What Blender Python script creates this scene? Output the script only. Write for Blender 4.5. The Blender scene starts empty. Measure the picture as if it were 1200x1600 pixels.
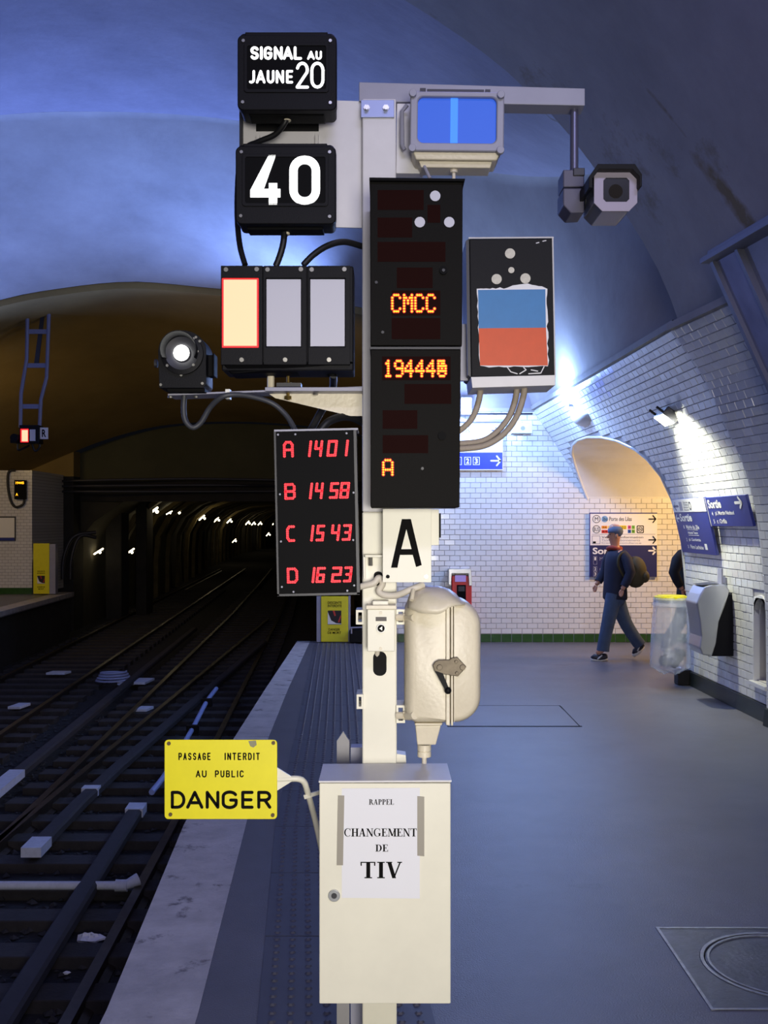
import bpy, math, random
from mathutils import Vector, Matrix

# ------------------------------------------------------------------ camera, world, light, exposure
scene = bpy.context.scene
COL = scene.collection
F = 1650.0          # focal length in pixels of a 1200x1600 frame
H = 1.75            # eye height above the platform
HOR = 815.0         # row of the horizon
cam_d = bpy.data.cameras.new('camera')
cam_d.sensor_width = 36.0
cam_d.sensor_fit = 'AUTO'
cam_d.lens = F / 1600.0 * 36.0
cam_d.shift_y = (HOR - 800.0) / 1600.0
cam_d.clip_start = 0.05
cam_d.clip_end = 400
cam = bpy.data.objects.new('camera', cam_d)
cam.location = (0, 0, H)
cam.rotation_euler = (math.radians(90), 0, 0)
COL.objects.link(cam)
scene.camera = cam

world = bpy.data.worlds.new('world')
scene.world = world
world.use_nodes = True
world.node_tree.nodes['Background'].inputs[0].default_value = (0.02, 0.022, 0.03, 1)
world.node_tree.nodes['Background'].inputs[1].default_value = 0.12
scene.view_settings.view_transform = 'Standard'
scene.view_settings.look = 'None'
scene.view_settings.gamma = 1.0
scene.view_settings.use_curve_mapping = False
scene.view_settings.exposure = 0.0


def area(name, loc, target, sx, sy, power, color, spread=180):
    d = bpy.data.lights.new(name, 'AREA')
    d.shape = 'RECTANGLE'
    d.size, d.size_y = sx, sy
    d.energy = power
    d.color = color
    d.spread = math.radians(spread)
    o = bpy.data.objects.new(name, d)
    o.location = loc
    o.rotation_euler = (Vector(target) - Vector(loc)).to_track_quat('-Z', 'Y').to_euler()
    COL.objects.link(o)
    return o


def point(name, loc, power, color, r=0.1):
    d = bpy.data.lights.new(name, 'POINT')
    d.energy = power
    d.color = color
    d.shadow_soft_size = r
    o = bpy.data.objects.new(name, d)
    o.location = loc
    COL.objects.link(o)
    return o


def spot(name, loc, target, power, color, angle, blend=0.6, r=0.06):
    d = bpy.data.lights.new(name, 'SPOT')
    d.energy = power
    d.color = color
    d.spot_size = math.radians(angle)
    d.spot_blend = blend
    d.shadow_soft_size = r
    o = bpy.data.objects.new(name, d)
    o.location = loc
    o.rotation_euler = (Vector(target) - Vector(loc)).to_track_quat('-Z', 'Y').to_euler()
    COL.objects.link(o)
    return o


# an added warm fill, then tube lamps of the near half of the station
area('warm_fill_light', (0.6, -2.4, 1.5), (0.0, 3.0, 1.25), 1.6, 1.6, 32, (1.0, 0.95, 0.86), 62)  # unseen warm fill, added and narrowed onto the equipment fronts
area('tube_light', (0.9, -1.0, 4.6), (0.0, 3.2, 2.3), 2.4, 0.3, 24, (0.62, 0.62, 1.0), 110)
area('tube_light', (1.2, 2.0, 5.6), (-3.0, 9.0, 7.0), 2.5, 0.3, 44, (0.80, 0.70, 1.0))
area('tube_light', (1.0, 3.9, 5.2), (1.0, 5.6, 0.0), 1.8, 0.3, 44, (0.36, 0.36, 1.0))
# blue floodlights behind the platform's end wall, aimed up at the far vault
area('blue_flood', (-1.1, 18.0, 4.6), (-4.0, 15.4, 6.1), 0.5, 0.25, 360, (0.20, 0.34, 1.0), 125)
area('blue_flood', (-9.2, 18.3, 3.4), (-6.5, 15.6, 6.2), 0.6, 0.3, 250, (0.22, 0.34, 1.0), 125)
area('blue_flood', (-8.5, 3.0, 3.0), (-4.0, 9.0, 7.2), 0.6, 0.3, 20, (0.42, 0.36, 1.0), 140)
# blue-white lamp on the ledge
point('ledge_lamp_light', (2.10, 13.2, 3.32), 200, (0.30, 0.48, 1.0), 0.12)
point('ledge_lamp_light', (1.16, 14.80, 3.38), 125, (0.30, 0.46, 1.0), 0.08)
# wall wash above the exit signs
spot('wall_wash_light', (2.66, 10.2, 2.74), (3.14, 10.1, 2.15), 260, (1.0, 1.0, 0.80), 124, 0.9)
# warm light of the exit corridor
area('corridor_light', (4.9, 13.4, 2.55), (3.4, 14.9, 1.2), 1.0, 0.3, 68, (1.0, 0.60, 0.22))
# warm light over the opposite platform and the tracks behind
area('opposite_light', (-9.6, 20.0, 3.6), (-8.6, 27.0, 2.0), 1.6, 0.3, 40, (1.0, 0.70, 0.30))
area('opposite_light', (-2.0, 17.8, 3.2), (-4.5, 26.0, 5.2), 0.8, 0.3, 17, (1.0, 0.74, 0.30))

# ------------------------------------------------------------------ helpers


def lin(c):
    c = c / 255.0
    return c / 12.92 if c <= 0.04045 else ((c + 0.055) / 1.055) ** 2.4


MATS = {}


def mat(name, rgb, rough=0.5, metal=0.0, var=0.0, scale=8.0, bump=0.0, bscale=60.0, emit=None, estr=1.0,
        alpha=None, stain=None, coat=0.0, spec=0.5, trans=0.0):
    """rgb in 0..255 display values; var = mottling, stain = (rgb, threshold, scale)"""
    if name in MATS:
        return MATS[name]
    m = bpy.data.materials.new(name)
    m.use_nodes = True
    nt = m.node_tree
    b = nt.nodes['Principled BSDF']
    col = tuple(lin(c) for c in rgb) + (1,)
    b.inputs['Base Color'].default_value = col
    b.inputs['Roughness'].default_value = rough
    b.inputs['Metallic'].default_value = metal
    b.inputs['Specular IOR Level'].default_value = spec
    b.inputs['Coat Weight'].default_value = coat
    b.inputs['Transmission Weight'].default_value = trans
    if var or stain or bump:
        tc = nt.nodes.new('ShaderNodeTexCoord')
    src = None
    if var:
        n = nt.nodes.new('ShaderNodeTexNoise')
        n.inputs['Scale'].default_value = scale
        n.inputs['Detail'].default_value = 6
        n.inputs['Roughness'].default_value = 0.65
        nt.links.new(tc.outputs['Object'], n.inputs['Vector'])
        r = nt.nodes.new('ShaderNodeValToRGB')
        r.color_ramp.elements[0].position = 0.3
        r.color_ramp.elements[1].position = 0.7
        r.color_ramp.elements[0].color = tuple(max(0, c * (1 - var)) for c in col[:3]) + (1,)
        r.color_ramp.elements[1].color = tuple(min(1, c * (1 + var)) for c in col[:3]) + (1,)
        nt.links.new(n.outputs['Fac'], r.inputs['Fac'])
        src = r.outputs['Color']
    if stain:
        srgb, thr, ssc = stain
        n2 = nt.nodes.new('ShaderNodeTexNoise')
        n2.inputs['Scale'].default_value = ssc
        n2.inputs['Detail'].default_value = 8
        n2.inputs['Roughness'].default_value = 0.7
        nt.links.new(tc.outputs['Object'], n2.inputs['Vector'])
        r2 = nt.nodes.new('ShaderNodeValToRGB')
        r2.color_ramp.elements[0].position = thr
        r2.color_ramp.elements[1].position = thr + 0.08
        nt.links.new(n2.outputs['Fac'], r2.inputs['Fac'])
        mx = nt.nodes.new('ShaderNodeMix')
        mx.data_type = 'RGBA'
        nt.links.new(r2.outputs['Color'], mx.inputs[0])
        if src:
            nt.links.new(src, mx.inputs[6])
        else:
            mx.inputs[6].default_value = col
        mx.inputs[7].default_value = tuple(lin(c) for c in srgb) + (1,)
        src = mx.outputs[2]
    if src:
        nt.links.new(src, b.inputs['Base Color'])
    if bump:
        n3 = nt.nodes.new('ShaderNodeTexNoise')
        n3.inputs['Scale'].default_value = bscale
        n3.inputs['Detail'].default_value = 5
        nt.links.new(tc.outputs['Object'], n3.inputs['Vector'])
        bp = nt.nodes.new('ShaderNodeBump')
        bp.inputs['Strength'].default_value = bump
        bp.inputs['Distance'].default_value = 0.01
        nt.links.new(n3.outputs['Fac'], bp.inputs['Height'])
        nt.links.new(bp.outputs['Normal'], b.inputs['Normal'])
    if emit:
        b.inputs['Emission Color'].default_value = tuple(lin(c) for c in emit) + (1,)
        b.inputs['Emission Strength'].default_value = estr
    if alpha is not None:
        b.inputs['Alpha'].default_value = alpha
    MATS[name] = m
    return m


def X(x, Y):
    return (x - 600.0) * Y / F


def Z(y, Y):
    return H + (HOR - y) * Y / F


def P(x, y, Y):
    return Vector((X(x, Y), Y, Z(y, Y)))


class G:
    def __init__(s):
        s.v = []
        s.f = []

    def add(s, vs, fs):
        b = len(s.v)
        s.v += [Vector(p) for p in vs]
        s.f += [tuple(b + i for i in f) for f in fs]
        return s

    def quad(s, a, b, c, d):
        return s.add([a, b, c, d], [(0, 1, 2, 3)])

    def box(s, x0, x1, y0, y1, z0, z1, R=None, c=None):
        vs = [Vector((x, y, z)) for x in (x0, x1) for y in (y0, y1) for z in (z0, z1)]
        if R is not None:
            vs = [R @ (p - c) + c for p in vs]
        return s.add(vs, [(0, 1, 3, 2), (4, 6, 7, 5), (0, 4, 5, 1), (2, 3, 7, 6), (0, 2, 6, 4), (1, 5, 7, 3)])

    def pbox(s, x0, y0, x1, y1, Y, d):
        """box whose front face shows at pixels x0..x1, y0..y1 at depth Y and which goes d further"""
        return s.box(X(x0, Y), X(x1, Y), Y, Y + d, Z(y1, Y), Z(y0, Y))

    def prism(s, pts, vec):
        n = len(pts)
        pts = [Vector(p) for p in pts]
        vec = Vector(vec)
        vs = pts + [p + vec for p in pts]
        fs = [tuple(range(n)), tuple(range(2 * n - 1, n - 1, -1))]
        fs += [(i, i + n, (i + 1) % n + n, (i + 1) % n) for i in range(n)]
        return s.add(vs, fs)

    def pprism(s, pp, Y, d):
        return s.prism([P(x, y, Y) for x, y in pp], (0, d, 0))

    def ring(s, outer, inner, vec):
        """closed band between two matching outlines, extruded"""
        n = len(outer)
        vec = Vector(vec)
        o = [Vector(p) for p in outer]
        i_ = [Vector(p) for p in inner]
        vs = o + i_ + [p + vec for p in o] + [p + vec for p in i_]
        fs = []
        for k in range(n):
            j = (k + 1) % n
            fs += [(k, j, n + j, n + k), (2 * n + k, 3 * n + k, 3 * n + j, 2 * n + j),
                   (k, 2 * n + k, 2 * n + j, j), (n + k, n + j, 3 * n + j, 3 * n + k)]
        return s.add(vs, fs)

    def tube(s, path, r, n=8, caps=True):
        path = [Vector(p) for p in path]
        rs = r if isinstance(r, (list, tuple)) else [r] * len(path)
        rings = []
        up = Vector((0, 0, 1))
        prev = None
        for i, p in enumerate(path):
            t = (path[min(i + 1, len(path) - 1)] - path[max(i - 1, 0)]).normalized()
            if prev is None:
                a = up if abs(t.dot(up)) < 0.9 else Vector((1, 0, 0))
                nrm = t.cross(a).normalized()
            else:
                nrm = (prev - t * prev.dot(t)).normalized()
            prev = nrm
            bn = t.cross(nrm)
            rings.append([p + (nrm * math.cos(2 * math.pi * k / n) + bn * math.sin(2 * math.pi * k / n)) * rs[i]
                          for k in range(n)])
        b = len(s.v)
        for rg in rings:
            s.v += rg
        for i in range(len(rings) - 1):
            for k in range(n):
                a0 = b + i * n + k
                a1 = b + i * n + (k + 1) % n
                s.f.append((a0, a1, a1 + n, a0 + n))
        if caps:
            s.f.append(tuple(b + k for k in range(n))[::-1])
            s.f.append(tuple(b + (len(rings) - 1) * n + k for k in range(n)))
        return s

    def cyl(s, a, b, r, n=16, r2=None):
        return s.tube([a, b], [r, r if r2 is None else r2], n)

    def pcyl(s, x, y, rpx, Y, d, n=20, r2=None):
        c = P(x, y, Y)
        k = Y / F
        return s.tube([c, c + Vector((0, d, 0))], [rpx * k, (rpx if r2 is None else r2) * k], n)

    def ball(s, c, rx, ry, rz, n=14, m=8):
        c = Vector(c)
        vs = []
        fs = []
        for i in range(m + 1):
            t = math.pi * i / m
            for k in range(n):
                a = 2 * math.pi * k / n
                vs.append(c + Vector((rx * math.sin(t) * math.cos(a), ry * math.sin(t) * math.sin(a), rz * math.cos(t))))
        for i in range(m):
            for k in range(n):
                fs.append((i * n + k, (i + 1) * n + k, (i + 1) * n + (k + 1) % n, i * n + (k + 1) % n))
        return s.add(vs, fs)

    def loft(s, rows, closed=False):
        b = len(s.v)
        n = len(rows[0])
        for r in rows:
            s.v += [Vector(p) for p in r]
        for i in range(len(rows) - 1):
            for k in range(n if closed else n - 1):
                s.f.append((b + i * n + k, b + i * n + (k + 1) % n, b + (i + 1) * n + (k + 1) % n, b + (i + 1) * n + k))
        return s

    def build(s, name, m, parent=None, bevel=0.0, smooth=False, kind=None, label=None, cat=None, group=None,
              fix=True, keep=False, solid=0.0):
        me = bpy.data.meshes.new(name)
        if keep:
            c = Vector((0, 0, 0))
        else:
            lo = Vector((min(p.x for p in s.v), min(p.y for p in s.v), min(p.z for p in s.v)))
            hi = Vector((max(p.x for p in s.v), max(p.y for p in s.v), max(p.z for p in s.v)))
            c = (lo + hi) / 2
        me.from_pydata([tuple(p - c) for p in s.v], [], s.f)
        if fix:
            import bmesh
            bm = bmesh.new()
            bm.from_mesh(me)
            bmesh.ops.remove_doubles(bm, verts=bm.verts, dist=1e-6)
            bmesh.ops.recalc_face_normals(bm, faces=bm.faces)
            bm.to_mesh(me)
            bm.free()
        if smooth:
            for p in me.polygons:
                p.use_smooth = True
            if smooth is not True:
                me.set_sharp_from_angle(angle=math.radians(smooth))
        me.materials.append(m)
        o = bpy.data.objects.new(name, me)
        COL.objects.link(o)
        attach(o, c, parent)
        if solid:
            md = o.modifiers.new('solid', 'SOLIDIFY')
            md.thickness = solid
        if bevel:
            md = o.modifiers.new('bevel', 'BEVEL')
            md.width = bevel
            md.segments = 2
            md.limit_method = 'ANGLE'
        if kind:
            o['kind'] = kind
        if label:
            o['label'] = label
        if cat:
            o['category'] = cat
        if group:
            o['group'] = group
        return o


ROOTLOC = {}


def wloc(o):
    return ROOTLOC.get(o.name, Vector((0, 0, 0)))


def attach(o, c, parent):
    """put o with its origin at world point c under parent, whose unrotated world origin is kept in ROOTLOC"""
    ROOTLOC[o.name] = Vector(c)
    o.location = c
    if parent is not None:
        o.parent = parent
        o.matrix_parent_inverse = Matrix.Translation(-wloc(parent))


def thing(name, label, cat, loc, group=None, rot=None):
    o = bpy.data.objects.new(name, None)
    o.empty_display_size = 0.1
    COL.objects.link(o)
    attach(o, Vector(loc), None)
    if rot:
        o.rotation_euler = rot
    o['label'] = label
    o['category'] = cat
    if group:
        o['group'] = group
    return o


def rr(x0, y0, x1, y1, r, n=5):
    """rounded rectangle outline in pixels"""
    pts = []
    for cx, cy, a in ((x1 - r, y0 + r, -90), (x1 - r, y1 - r, 0), (x0 + r, y1 - r, 90), (x0 + r, y0 + r, 180)):
        for k in range(n + 1):
            t = math.radians(a + 90 * k / n)
            pts.append((cx + r * math.cos(t), cy + r * math.sin(t)))
    return pts


def smooth_path(pts, n=6):
    pts = [Vector(p) for p in pts]
    out = []
    for i in range(len(pts) - 1):
        p0 = pts[max(i - 1, 0)]
        p1, p2 = pts[i], pts[i + 1]
        p3 = pts[min(i + 2, len(pts) - 1)]
        for k in range(n):
            t = k / n
            out.append(0.5 * ((2 * p1) + (-p0 + p2) * t + (2 * p0 - 5 * p1 + 4 * p2 - p3) * t * t
                              + (-p0 + 3 * p1 - 3 * p2 + p3) * t ** 3))
    out.append(pts[-1])
    return out


class Frame:
    """flat drawing surface: origin o (lower left), u right, v up, n towards the viewer"""

    def __init__(s, o, u, v, n):
        s.o, s.u, s.v, s.n = Vector(o), Vector(u), Vector(v), Vector(n)

    def at(s, a, b, h=0.0):
        return s.o + s.u * a + s.v * b + s.n * h


def face(x0, y1, Y, rot=0.0):
    """frame facing the camera whose unit is the metre, origin at pixel x0,y1 (lower left) at depth Y"""
    c, t = math.cos(rot), math.sin(rot)
    return Frame(P(x0, y1, Y), (c, 0, t), (-t, 0, c), (0, -1, 0))


def letters(txt, fr, a, b, w, h, m, parent, bold=0.0, name='lettering', lift=0.0012, align=None):
    """text fitted into the box a..a+w, b..b+h of a frame"""
    cu = bpy.data.curves.new('txt', 'FONT')
    cu.body = txt
    cu.offset = bold
    cu.resolution_u = 3
    if align:
        cu.align_x = align
    cu.fill_mode = 'FRONT'
    ob = bpy.data.objects.new('txt', cu)
    COL.objects.link(ob)
    bpy.context.view_layer.update()
    dg = bpy.context.evaluated_depsgraph_get()
    me = bpy.data.meshes.new_from_object(ob.evaluated_get(dg))
    vs = [v.co.copy() for v in me.vertices]
    fs = [tuple(p.vertices) for p in me.polygons]
    bpy.data.objects.remove(ob)
    bpy.data.curves.remove(cu)
    bpy.data.meshes.remove(me)
    if not vs:
        return None
    x0 = min(p.x for p in vs)
    x1 = max(p.x for p in vs)
    y0 = min(p.y for p in vs)
    y1 = max(p.y for p in vs)
    g = G()
    sx = w / max(1e-6, x1 - x0)
    sy = h / max(1e-6, y1 - y0)
    g.add([fr.at(a + (p.x - x0) * sx, b + (p.y - y0) * sy, lift) for p in vs], fs)
    return g.build(name, m, parent, fix=False)


def ptext(txt, x0, y0, x1, y1, Y, m, parent, bold=0.0, name='lettering', lift=0.0012, align=None):
    fr = Frame(P(x0, y1, Y), (1, 0, 0), (0, 0, 1), (0, -1, 0))
    k = Y / F
    return letters(txt, fr, 0, 0, (x1 - x0) * k, (y1 - y0) * k, m, parent, bold, name, lift, align)


def strokes(g, paths, fr, a, b, w, h, t, lift=0.0015, n=8):
    """monoline lettering: unit-square paths with stroke thickness t (metres) as flat ribbons with round ends"""
    for path in paths:
        pts = [(a + x * w, b + y * h) for x, y in path]
        for (x0, y0), (x1, y1) in zip(pts, pts[1:]):
            L = math.hypot(x1 - x0, y1 - y0)
            if L < 1e-9:
                continue
            nx, ny = -(y1 - y0) / L * t / 2, (x1 - x0) / L * t / 2
            g.quad(fr.at(x0 + nx, y0 + ny, lift), fr.at(x0 - nx, y0 - ny, lift), fr.at(x1 - nx, y1 - ny, lift),
                   fr.at(x1 + nx, y1 + ny, lift))
        for j, (x0, y0) in enumerate(pts):
            vs = [fr.at(x0 + t / 2 * math.cos(2 * math.pi * k / n), y0 + t / 2 * math.sin(2 * math.pi * k / n),
                        lift + 0.00002 * (1 + j % 2)) for k in range(n)]
            g.add(vs, [tuple(range(n))])


def arcp(cx, cy, rx, ry, a0, a1, n=8):
    return [(cx + rx * math.cos(math.radians(a0 + (a1 - a0) * k / n)), cy + ry * math.sin(math.radians(a0 + (a1 - a0) * k / n)))
            for k in range(n + 1)]


GL = {
    'S': [arcp(.5, .76, .46, .24, 20, 180) + arcp(.5, .76, .46, .26, 180, 270, 4)[1:] + arcp(.5, .25, .46, .25, 90, -160, 10)],
    'I': [[(.5, 0), (.5, 1)]],
    'G': [arcp(.5, .72, .48, .28, 25, 180) + arcp(.5, .28, .48, .28, 180, 360) + [(.98, .48), (.58, .48)]],
    'N': [[(0, 0), (0, 1), (1, 0), (1, 1)]],
    'A': [[(0, 0), (.5, 1), (1, 0)], [(.18, .3), (.82, .3)]],
    'L': [[(0, 1), (0, 0), (.9, 0)]],
    'U': [[(0, 1)] + arcp(.5, .3, .5, .3, 180, 360) + [(1, 1)]],
    'J': [[(.85, 1)] + arcp(.45, .28, .4, .28, 0, -120)],
    'E': [[(.9, 1), (0, 1), (0, 0), (.9, 0)], [(0, .5), (.8, .5)]],
    '2': [arcp(.5, .72, .48, .28, 165, -20) + [(.0, .0), (1, 0)]],
    '0': [arcp(.5, .7, .5, .3, 0, 180) + arcp(.5, .3, .5, .3, 180, 360) + [(1, .7)]],
    '4': [[(.62, 1), (.02, .28), (1, .28)], [(.68, .45), (.68, 0)]],
}
GL.update({
    'D': [[(0, 0), (0, 1), (.45, 1)] + arcp(.45, .5, .55, .5, 90, -90) + [(0, 0)]],
    'R': [[(0, 0), (0, 1), (.6, 1)] + arcp(.6, .74, .4, .26, 90, -90) + [(0, .48)], [(.55, .48), (1, 0)]],
    'P': [[(0, 0), (0, 1), (.6, 1)] + arcp(.6, .72, .4, .28, 90, -90) + [(0, .44)]],
    'B': [[(0, 0), (0, 1), (.6, 1)] + arcp(.6, .76, .34, .24, 90, -90) + [(0, .52)], [(.6, .52)] + arcp(.6, .26, .4, .26, 90, -90) + [(0, 0)]],
    'T': [[(0, 1), (1, 1)], [(.5, 1), (.5, 0)]],
    'C': [arcp(.5, .7, .5, .3, 20, 180) + arcp(.5, .3, .5, .3, 180, 340)],
})
ARROW = [[(0, .5), (1, .5)], [(.6, 1), (1, .5), (.6, 0)]]


def serif(ch):
    """upright roman capitals with thick stems, thin hairlines and slab serifs; returns width and outline pieces"""
    T, t = .19, .062
    R = lambda x0, y0, x1, y1: [(x0, y0), (x1, y0), (x1, y1), (x0, y1)]

    def st(x, top=True, bot=True, w=T, e=.09):
        o = [R(x, 0, x + w, 1)]
        if top:
            o.append(R(x - e, 1 - t, x + w + e, 1))
        if bot:
            o.append(R(x - e, 0, x + w + e, t))
        return o

    def bowl(x, y0, y1, w):
        o = []
        cy, ry = (y0 + y1) / 2, (y1 - y0) / 2
        ro = arcp(x, cy, w, ry, 90, -90, 12)
        ri = arcp(x, cy, w - T, ry - t, 90, -90, 12)
        for k in range(12):
            o.append([ro[k], ro[k + 1], ri[k + 1], ri[k]])
        return o

    def diag(x0, y0, x1, y1, w):
        return [[(x0, y0), (x0 + w, y0), (x1 + w, y1), (x1, y1)]]
    if ch == 'I':
        return .42, st(.13)
    if ch == 'T':
        return .72, st(.28, top=False) + [R(0, 1 - t, .72, 1), R(0, .76, t, 1), R(.72 - t, .76, .72, 1)]
    if ch == 'L':
        return .68, st(.1) + [R(.2, 0, .66, t), R(.66 - t, 0, .66, .25)]
    if ch == 'E':
        return .68, st(.1) + [R(.2, 0, .66, t), R(.66 - t, 0, .66, .25), R(.2, 1 - t, .62, 1), R(.62 - t, .77, .62, 1),
                              R(.2, .5, .46, .5 + t), R(.46 - t, .38, .46, .65)]
    if ch == 'H':
        return .84, st(.1) + st(.58) + [R(.2, .48, .6, .48 + t)]
    if ch == 'D':
        return .78, st(.1, e=.09) + [R(.2, 0, .38, t), R(.2, 1 - t, .38, 1)] + bowl(.36, 0, 1, .4)
    if ch == 'P':
        return .66, st(.1) + [R(.2, 1 - t, .38, 1), R(.2, .46, .38, .46 + t)] + bowl(.36, .46, 1, .27)
    if ch == 'R':
        return .78, st(.1) + [R(.2, 1 - t, .38, 1), R(.2, .48, .38, .48 + t)] + bowl(.36, .48, 1, .26) + \
            diag(.62, 0, .34, .5, T) + [R(.6, 0, .8, t)]
    if ch == 'A':
        return .78, diag(.06, 0, .34, .98, t * 1.2) + diag(.52, 0, .3, 1, T) + [R(.2, .3, .58, .3 + t), R(0, 0, .2, t), R(.46, 0, .76, t)]
    if ch == 'V':
        return .76, diag(.3, 0, .06, 1, T) + diag(.34, 0, .66, 1, t * 1.2) + [R(0, 1 - t, .3, 1), R(.55, 1 - t, .78, 1)]
    if ch == 'N':
        return .82, [R(.12, 0, .12 + t, 1), R(.66, 0, .66 + t, 1)] + diag(.6, 0, .08, 1, T) + \
            [R(0, 0, .26, t), R(.0, 1 - t, .2, 1), R(.56, 1 - t, .82, 1)]
    if ch == 'M':
        return .98, [R(.12, 0, .12 + t, 1)] + st(.74, w=T) + diag(.44, .05, .1, 1, T) + diag(.48, .05, .8, 1, t * 1.2) + \
            [R(0, 0, .26, t), R(0, 1 - t, .24, 1)]
    if ch in 'CG':
        o = []
        ro = arcp(.42, .5, .42, .52, 48, 312, 16)
        ri = arcp(.44, .5, .28, .47, 40, 320, 16)
        for k in range(16):
            o.append([ro[k], ro[k + 1], ri[k + 1], ri[k]])
        o.append(R(.68, .66, .72, 1))
        if ch == 'G':
            o += [R(.58, .06, .58 + T, .42), R(.5, .42 - t, .82, .42)]
            return .84, o
        return .76, o
    return .4, []


def serif_text(txt, fr, a, b, w, h, m, parent, gap=.05, lift=.001):
    tot = sum(serif(c)[0] + gap for c in txt) - gap
    sx = w / tot
    x = 0
    g = G()
    j = 0
    for c in txt:
        cw, pcs = serif(c)
        for p in pcs:
            j += 1
            g.add([fr.at(a + (x + q[0]) * sx, b + q[1] * h, lift + .00001 * (j % 7)) for q in p], [tuple(range(len(p)))])
        x += cw + gap
    return g.build('lettering', m, parent, fix=False)


# ------------------------------------------------------------------ materials
M_plaster = mat('vault_plaster', (140, 136, 146), .8, var=.16, scale=1.3, bump=.35, bscale=9, stain=((150, 140, 118), .66, .55))
M_plaster2 = mat('old_vault_plaster', (150, 146, 140), .8, var=.2, scale=.9, bump=.4, bscale=7, stain=((122, 112, 88), .6, .5))
M_plaster3 = mat('yellowed_vault_plaster', (152, 147, 140), .85, var=.2, scale=.7, bump=.4, bscale=6)
M_soot = mat('sooty_vault', (146, 122, 66), .9, var=.2, scale=.5, bump=.2, bscale=5)
M_darkwall = mat('sooty_masonry', (58, 54, 42), .9, var=.3, scale=1.2, bump=.4, bscale=6)
M_tile = mat('white_glazed_tile', (226, 226, 220), .16, var=.05, scale=3, coat=.3)
M_joint = mat('tile_joint', (184, 180, 174), .8)
M_green = mat('green_glazed_tile', (44, 84, 30), .2, var=.2, scale=9, coat=.3)
M_dkbase = mat('dark_base_tile', (34, 40, 30), .35, var=.2, scale=6)
M_floor = mat('platform_asphalt', (98, 97, 103), .42, var=.16, scale=1.6, bump=.25, bscale=160, stain=((76, 75, 80), .62, 1.1))
M_edge = mat('platform_nosing', (176, 172, 170), .55, var=.22, scale=5, bump=.3, bscale=60, stain=((104, 98, 96), .58, 4))
M_slab = mat('tactile_rubber', (78, 78, 88), .5, var=.1, scale=6)
M_concrete = mat('dark_concrete', (40, 38, 36), .9, var=.3, scale=3, bump=.4, bscale=20)
M_ballast = mat('ballast_bed', (26, 25, 28), .95, var=.5, scale=6, bump=.8, bscale=30)
M_stone = mat('ballast_stone', (46, 44, 46), .9, var=.3, scale=15)
M_wood = mat('sleeper_wood', (46, 42, 42), .85, var=.3, scale=9, bump=.3, bscale=40)
M_rail = mat('rail_steel', (74, 66, 58), .38, .7, var=.3, scale=12)
M_guard = mat('track_beam', (50, 47, 50), .8, var=.2, scale=8)
M_cap = mat('white_cap', (196, 200, 214), .6, var=.1, scale=20)
M_black = mat('black_housing', (12, 12, 17), .55, bump=.08, bscale=300, spec=.18)
M_blackp = mat('black_panel', (9, 9, 11), .6, spec=.08)
M_darkgrey = mat('charcoal_metal', (38, 38, 46), .45)
M_greyp = mat('grey_paint_metal', (150, 150, 166), .4, var=.06, scale=6)
M_white = mat('white_paint_metal', (214, 212, 214), .42, var=.05, scale=7, stain=((160, 156, 150), .7, 9))
M_cream = mat('cream_paint', (228, 224, 206), .4, var=.04, scale=5, stain=((176, 160, 134), .74, 14))
M_creamd = mat('cream_cast_paint', (218, 208, 184), .38, var=.06, scale=9, bump=.1, bscale=90, stain=((150, 132, 104), .73, 18))
M_steel = mat('bolt_steel', (170, 168, 162), .3, .9)
M_brass = mat('brass_rod', (190, 160, 90), .3, .9)
M_bronze = mat('worn_bronze', (112, 102, 86), .55, .5, var=.25, scale=40)
M_rubber = mat('black_rubber', (20, 20, 22), .5)
M_beigecable = mat('beige_conduit', (158, 146, 132), .6, bump=.3, bscale=250)
M_creamcable = mat('cream_cable', (214, 206, 190), .5)
M_hole = mat('dark_hole', (8, 8, 8), .9)
M_lampwhite = mat('lit_white_panel', (255, 255, 250), .5, emit=(255, 255, 250), estr=3.2)
M_letterlit = mat('lit_white_lettering', (255, 255, 255), .5, emit=(255, 255, 252), estr=1.5)
M_redlamp = mat('lit_red_orange_panel', (120, 50, 30), .5, emit=(255, 216, 172), estr=1.12)
M_redrim = mat('lit_red_rim', (255, 30, 30), .5, emit=(255, 26, 34), estr=1.6)
M_unlit = mat('unlit_white_panel', (196, 196, 208), .5)
M_orange = mat('orange_led', (255, 120, 10), .5, emit=(255, 176, 26), estr=2.4)
M_orangeglow = mat('orange_led_halo', (120, 20, 8), .6, emit=(235, 40, 14), estr=.85)
M_red = mat('red_led', (255, 30, 40), .5, emit=(255, 32, 46), estr=1.5)
M_redwin = mat('dark_red_window', (30, 8, 6), .7, spec=.05)
M_ledface = mat('display_face', (13, 11, 9), .6, bump=.1, bscale=300, spec=.1)
M_yellow = mat('yellow_sign_paint', (232, 220, 20), .4, var=.04, scale=12, stain=((190, 176, 40), .72, 20))
M_ink = mat('black_ink', (8, 7, 7), .7, spec=.1)
M_paper = mat('white_paper', (226, 226, 232), .7)
M_tape = mat('brown_tape', (150, 144, 132), .4)
M_blueglass = mat('blue_reflection_glass', (10, 24, 90), .5, emit=(44, 100, 224), estr=.85)  # emission stands in for a blue reflection in the glass
M_bluestrip = mat('blue_reflection_strip', (10, 40, 120), .5, emit=(62, 140, 255), estr=1.1)  # lighter strip of that reflection, painted as emission
M_stickblue = mat('sticker_blue', (44, 116, 178), .5, var=.05, scale=30)
M_stickor = mat('sticker_orange', (206, 74, 14), .5, var=.05, scale=30)
M_navy = mat('sign_blue', (36, 48, 128), .35)
M_signwhite = mat('sign_white', (236, 234, 226), .4)
M_chrome = mat('brushed_chrome', (190, 192, 196), .28, .9)
M_redplastic = mat('red_enamel', (196, 24, 30), .35)
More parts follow.
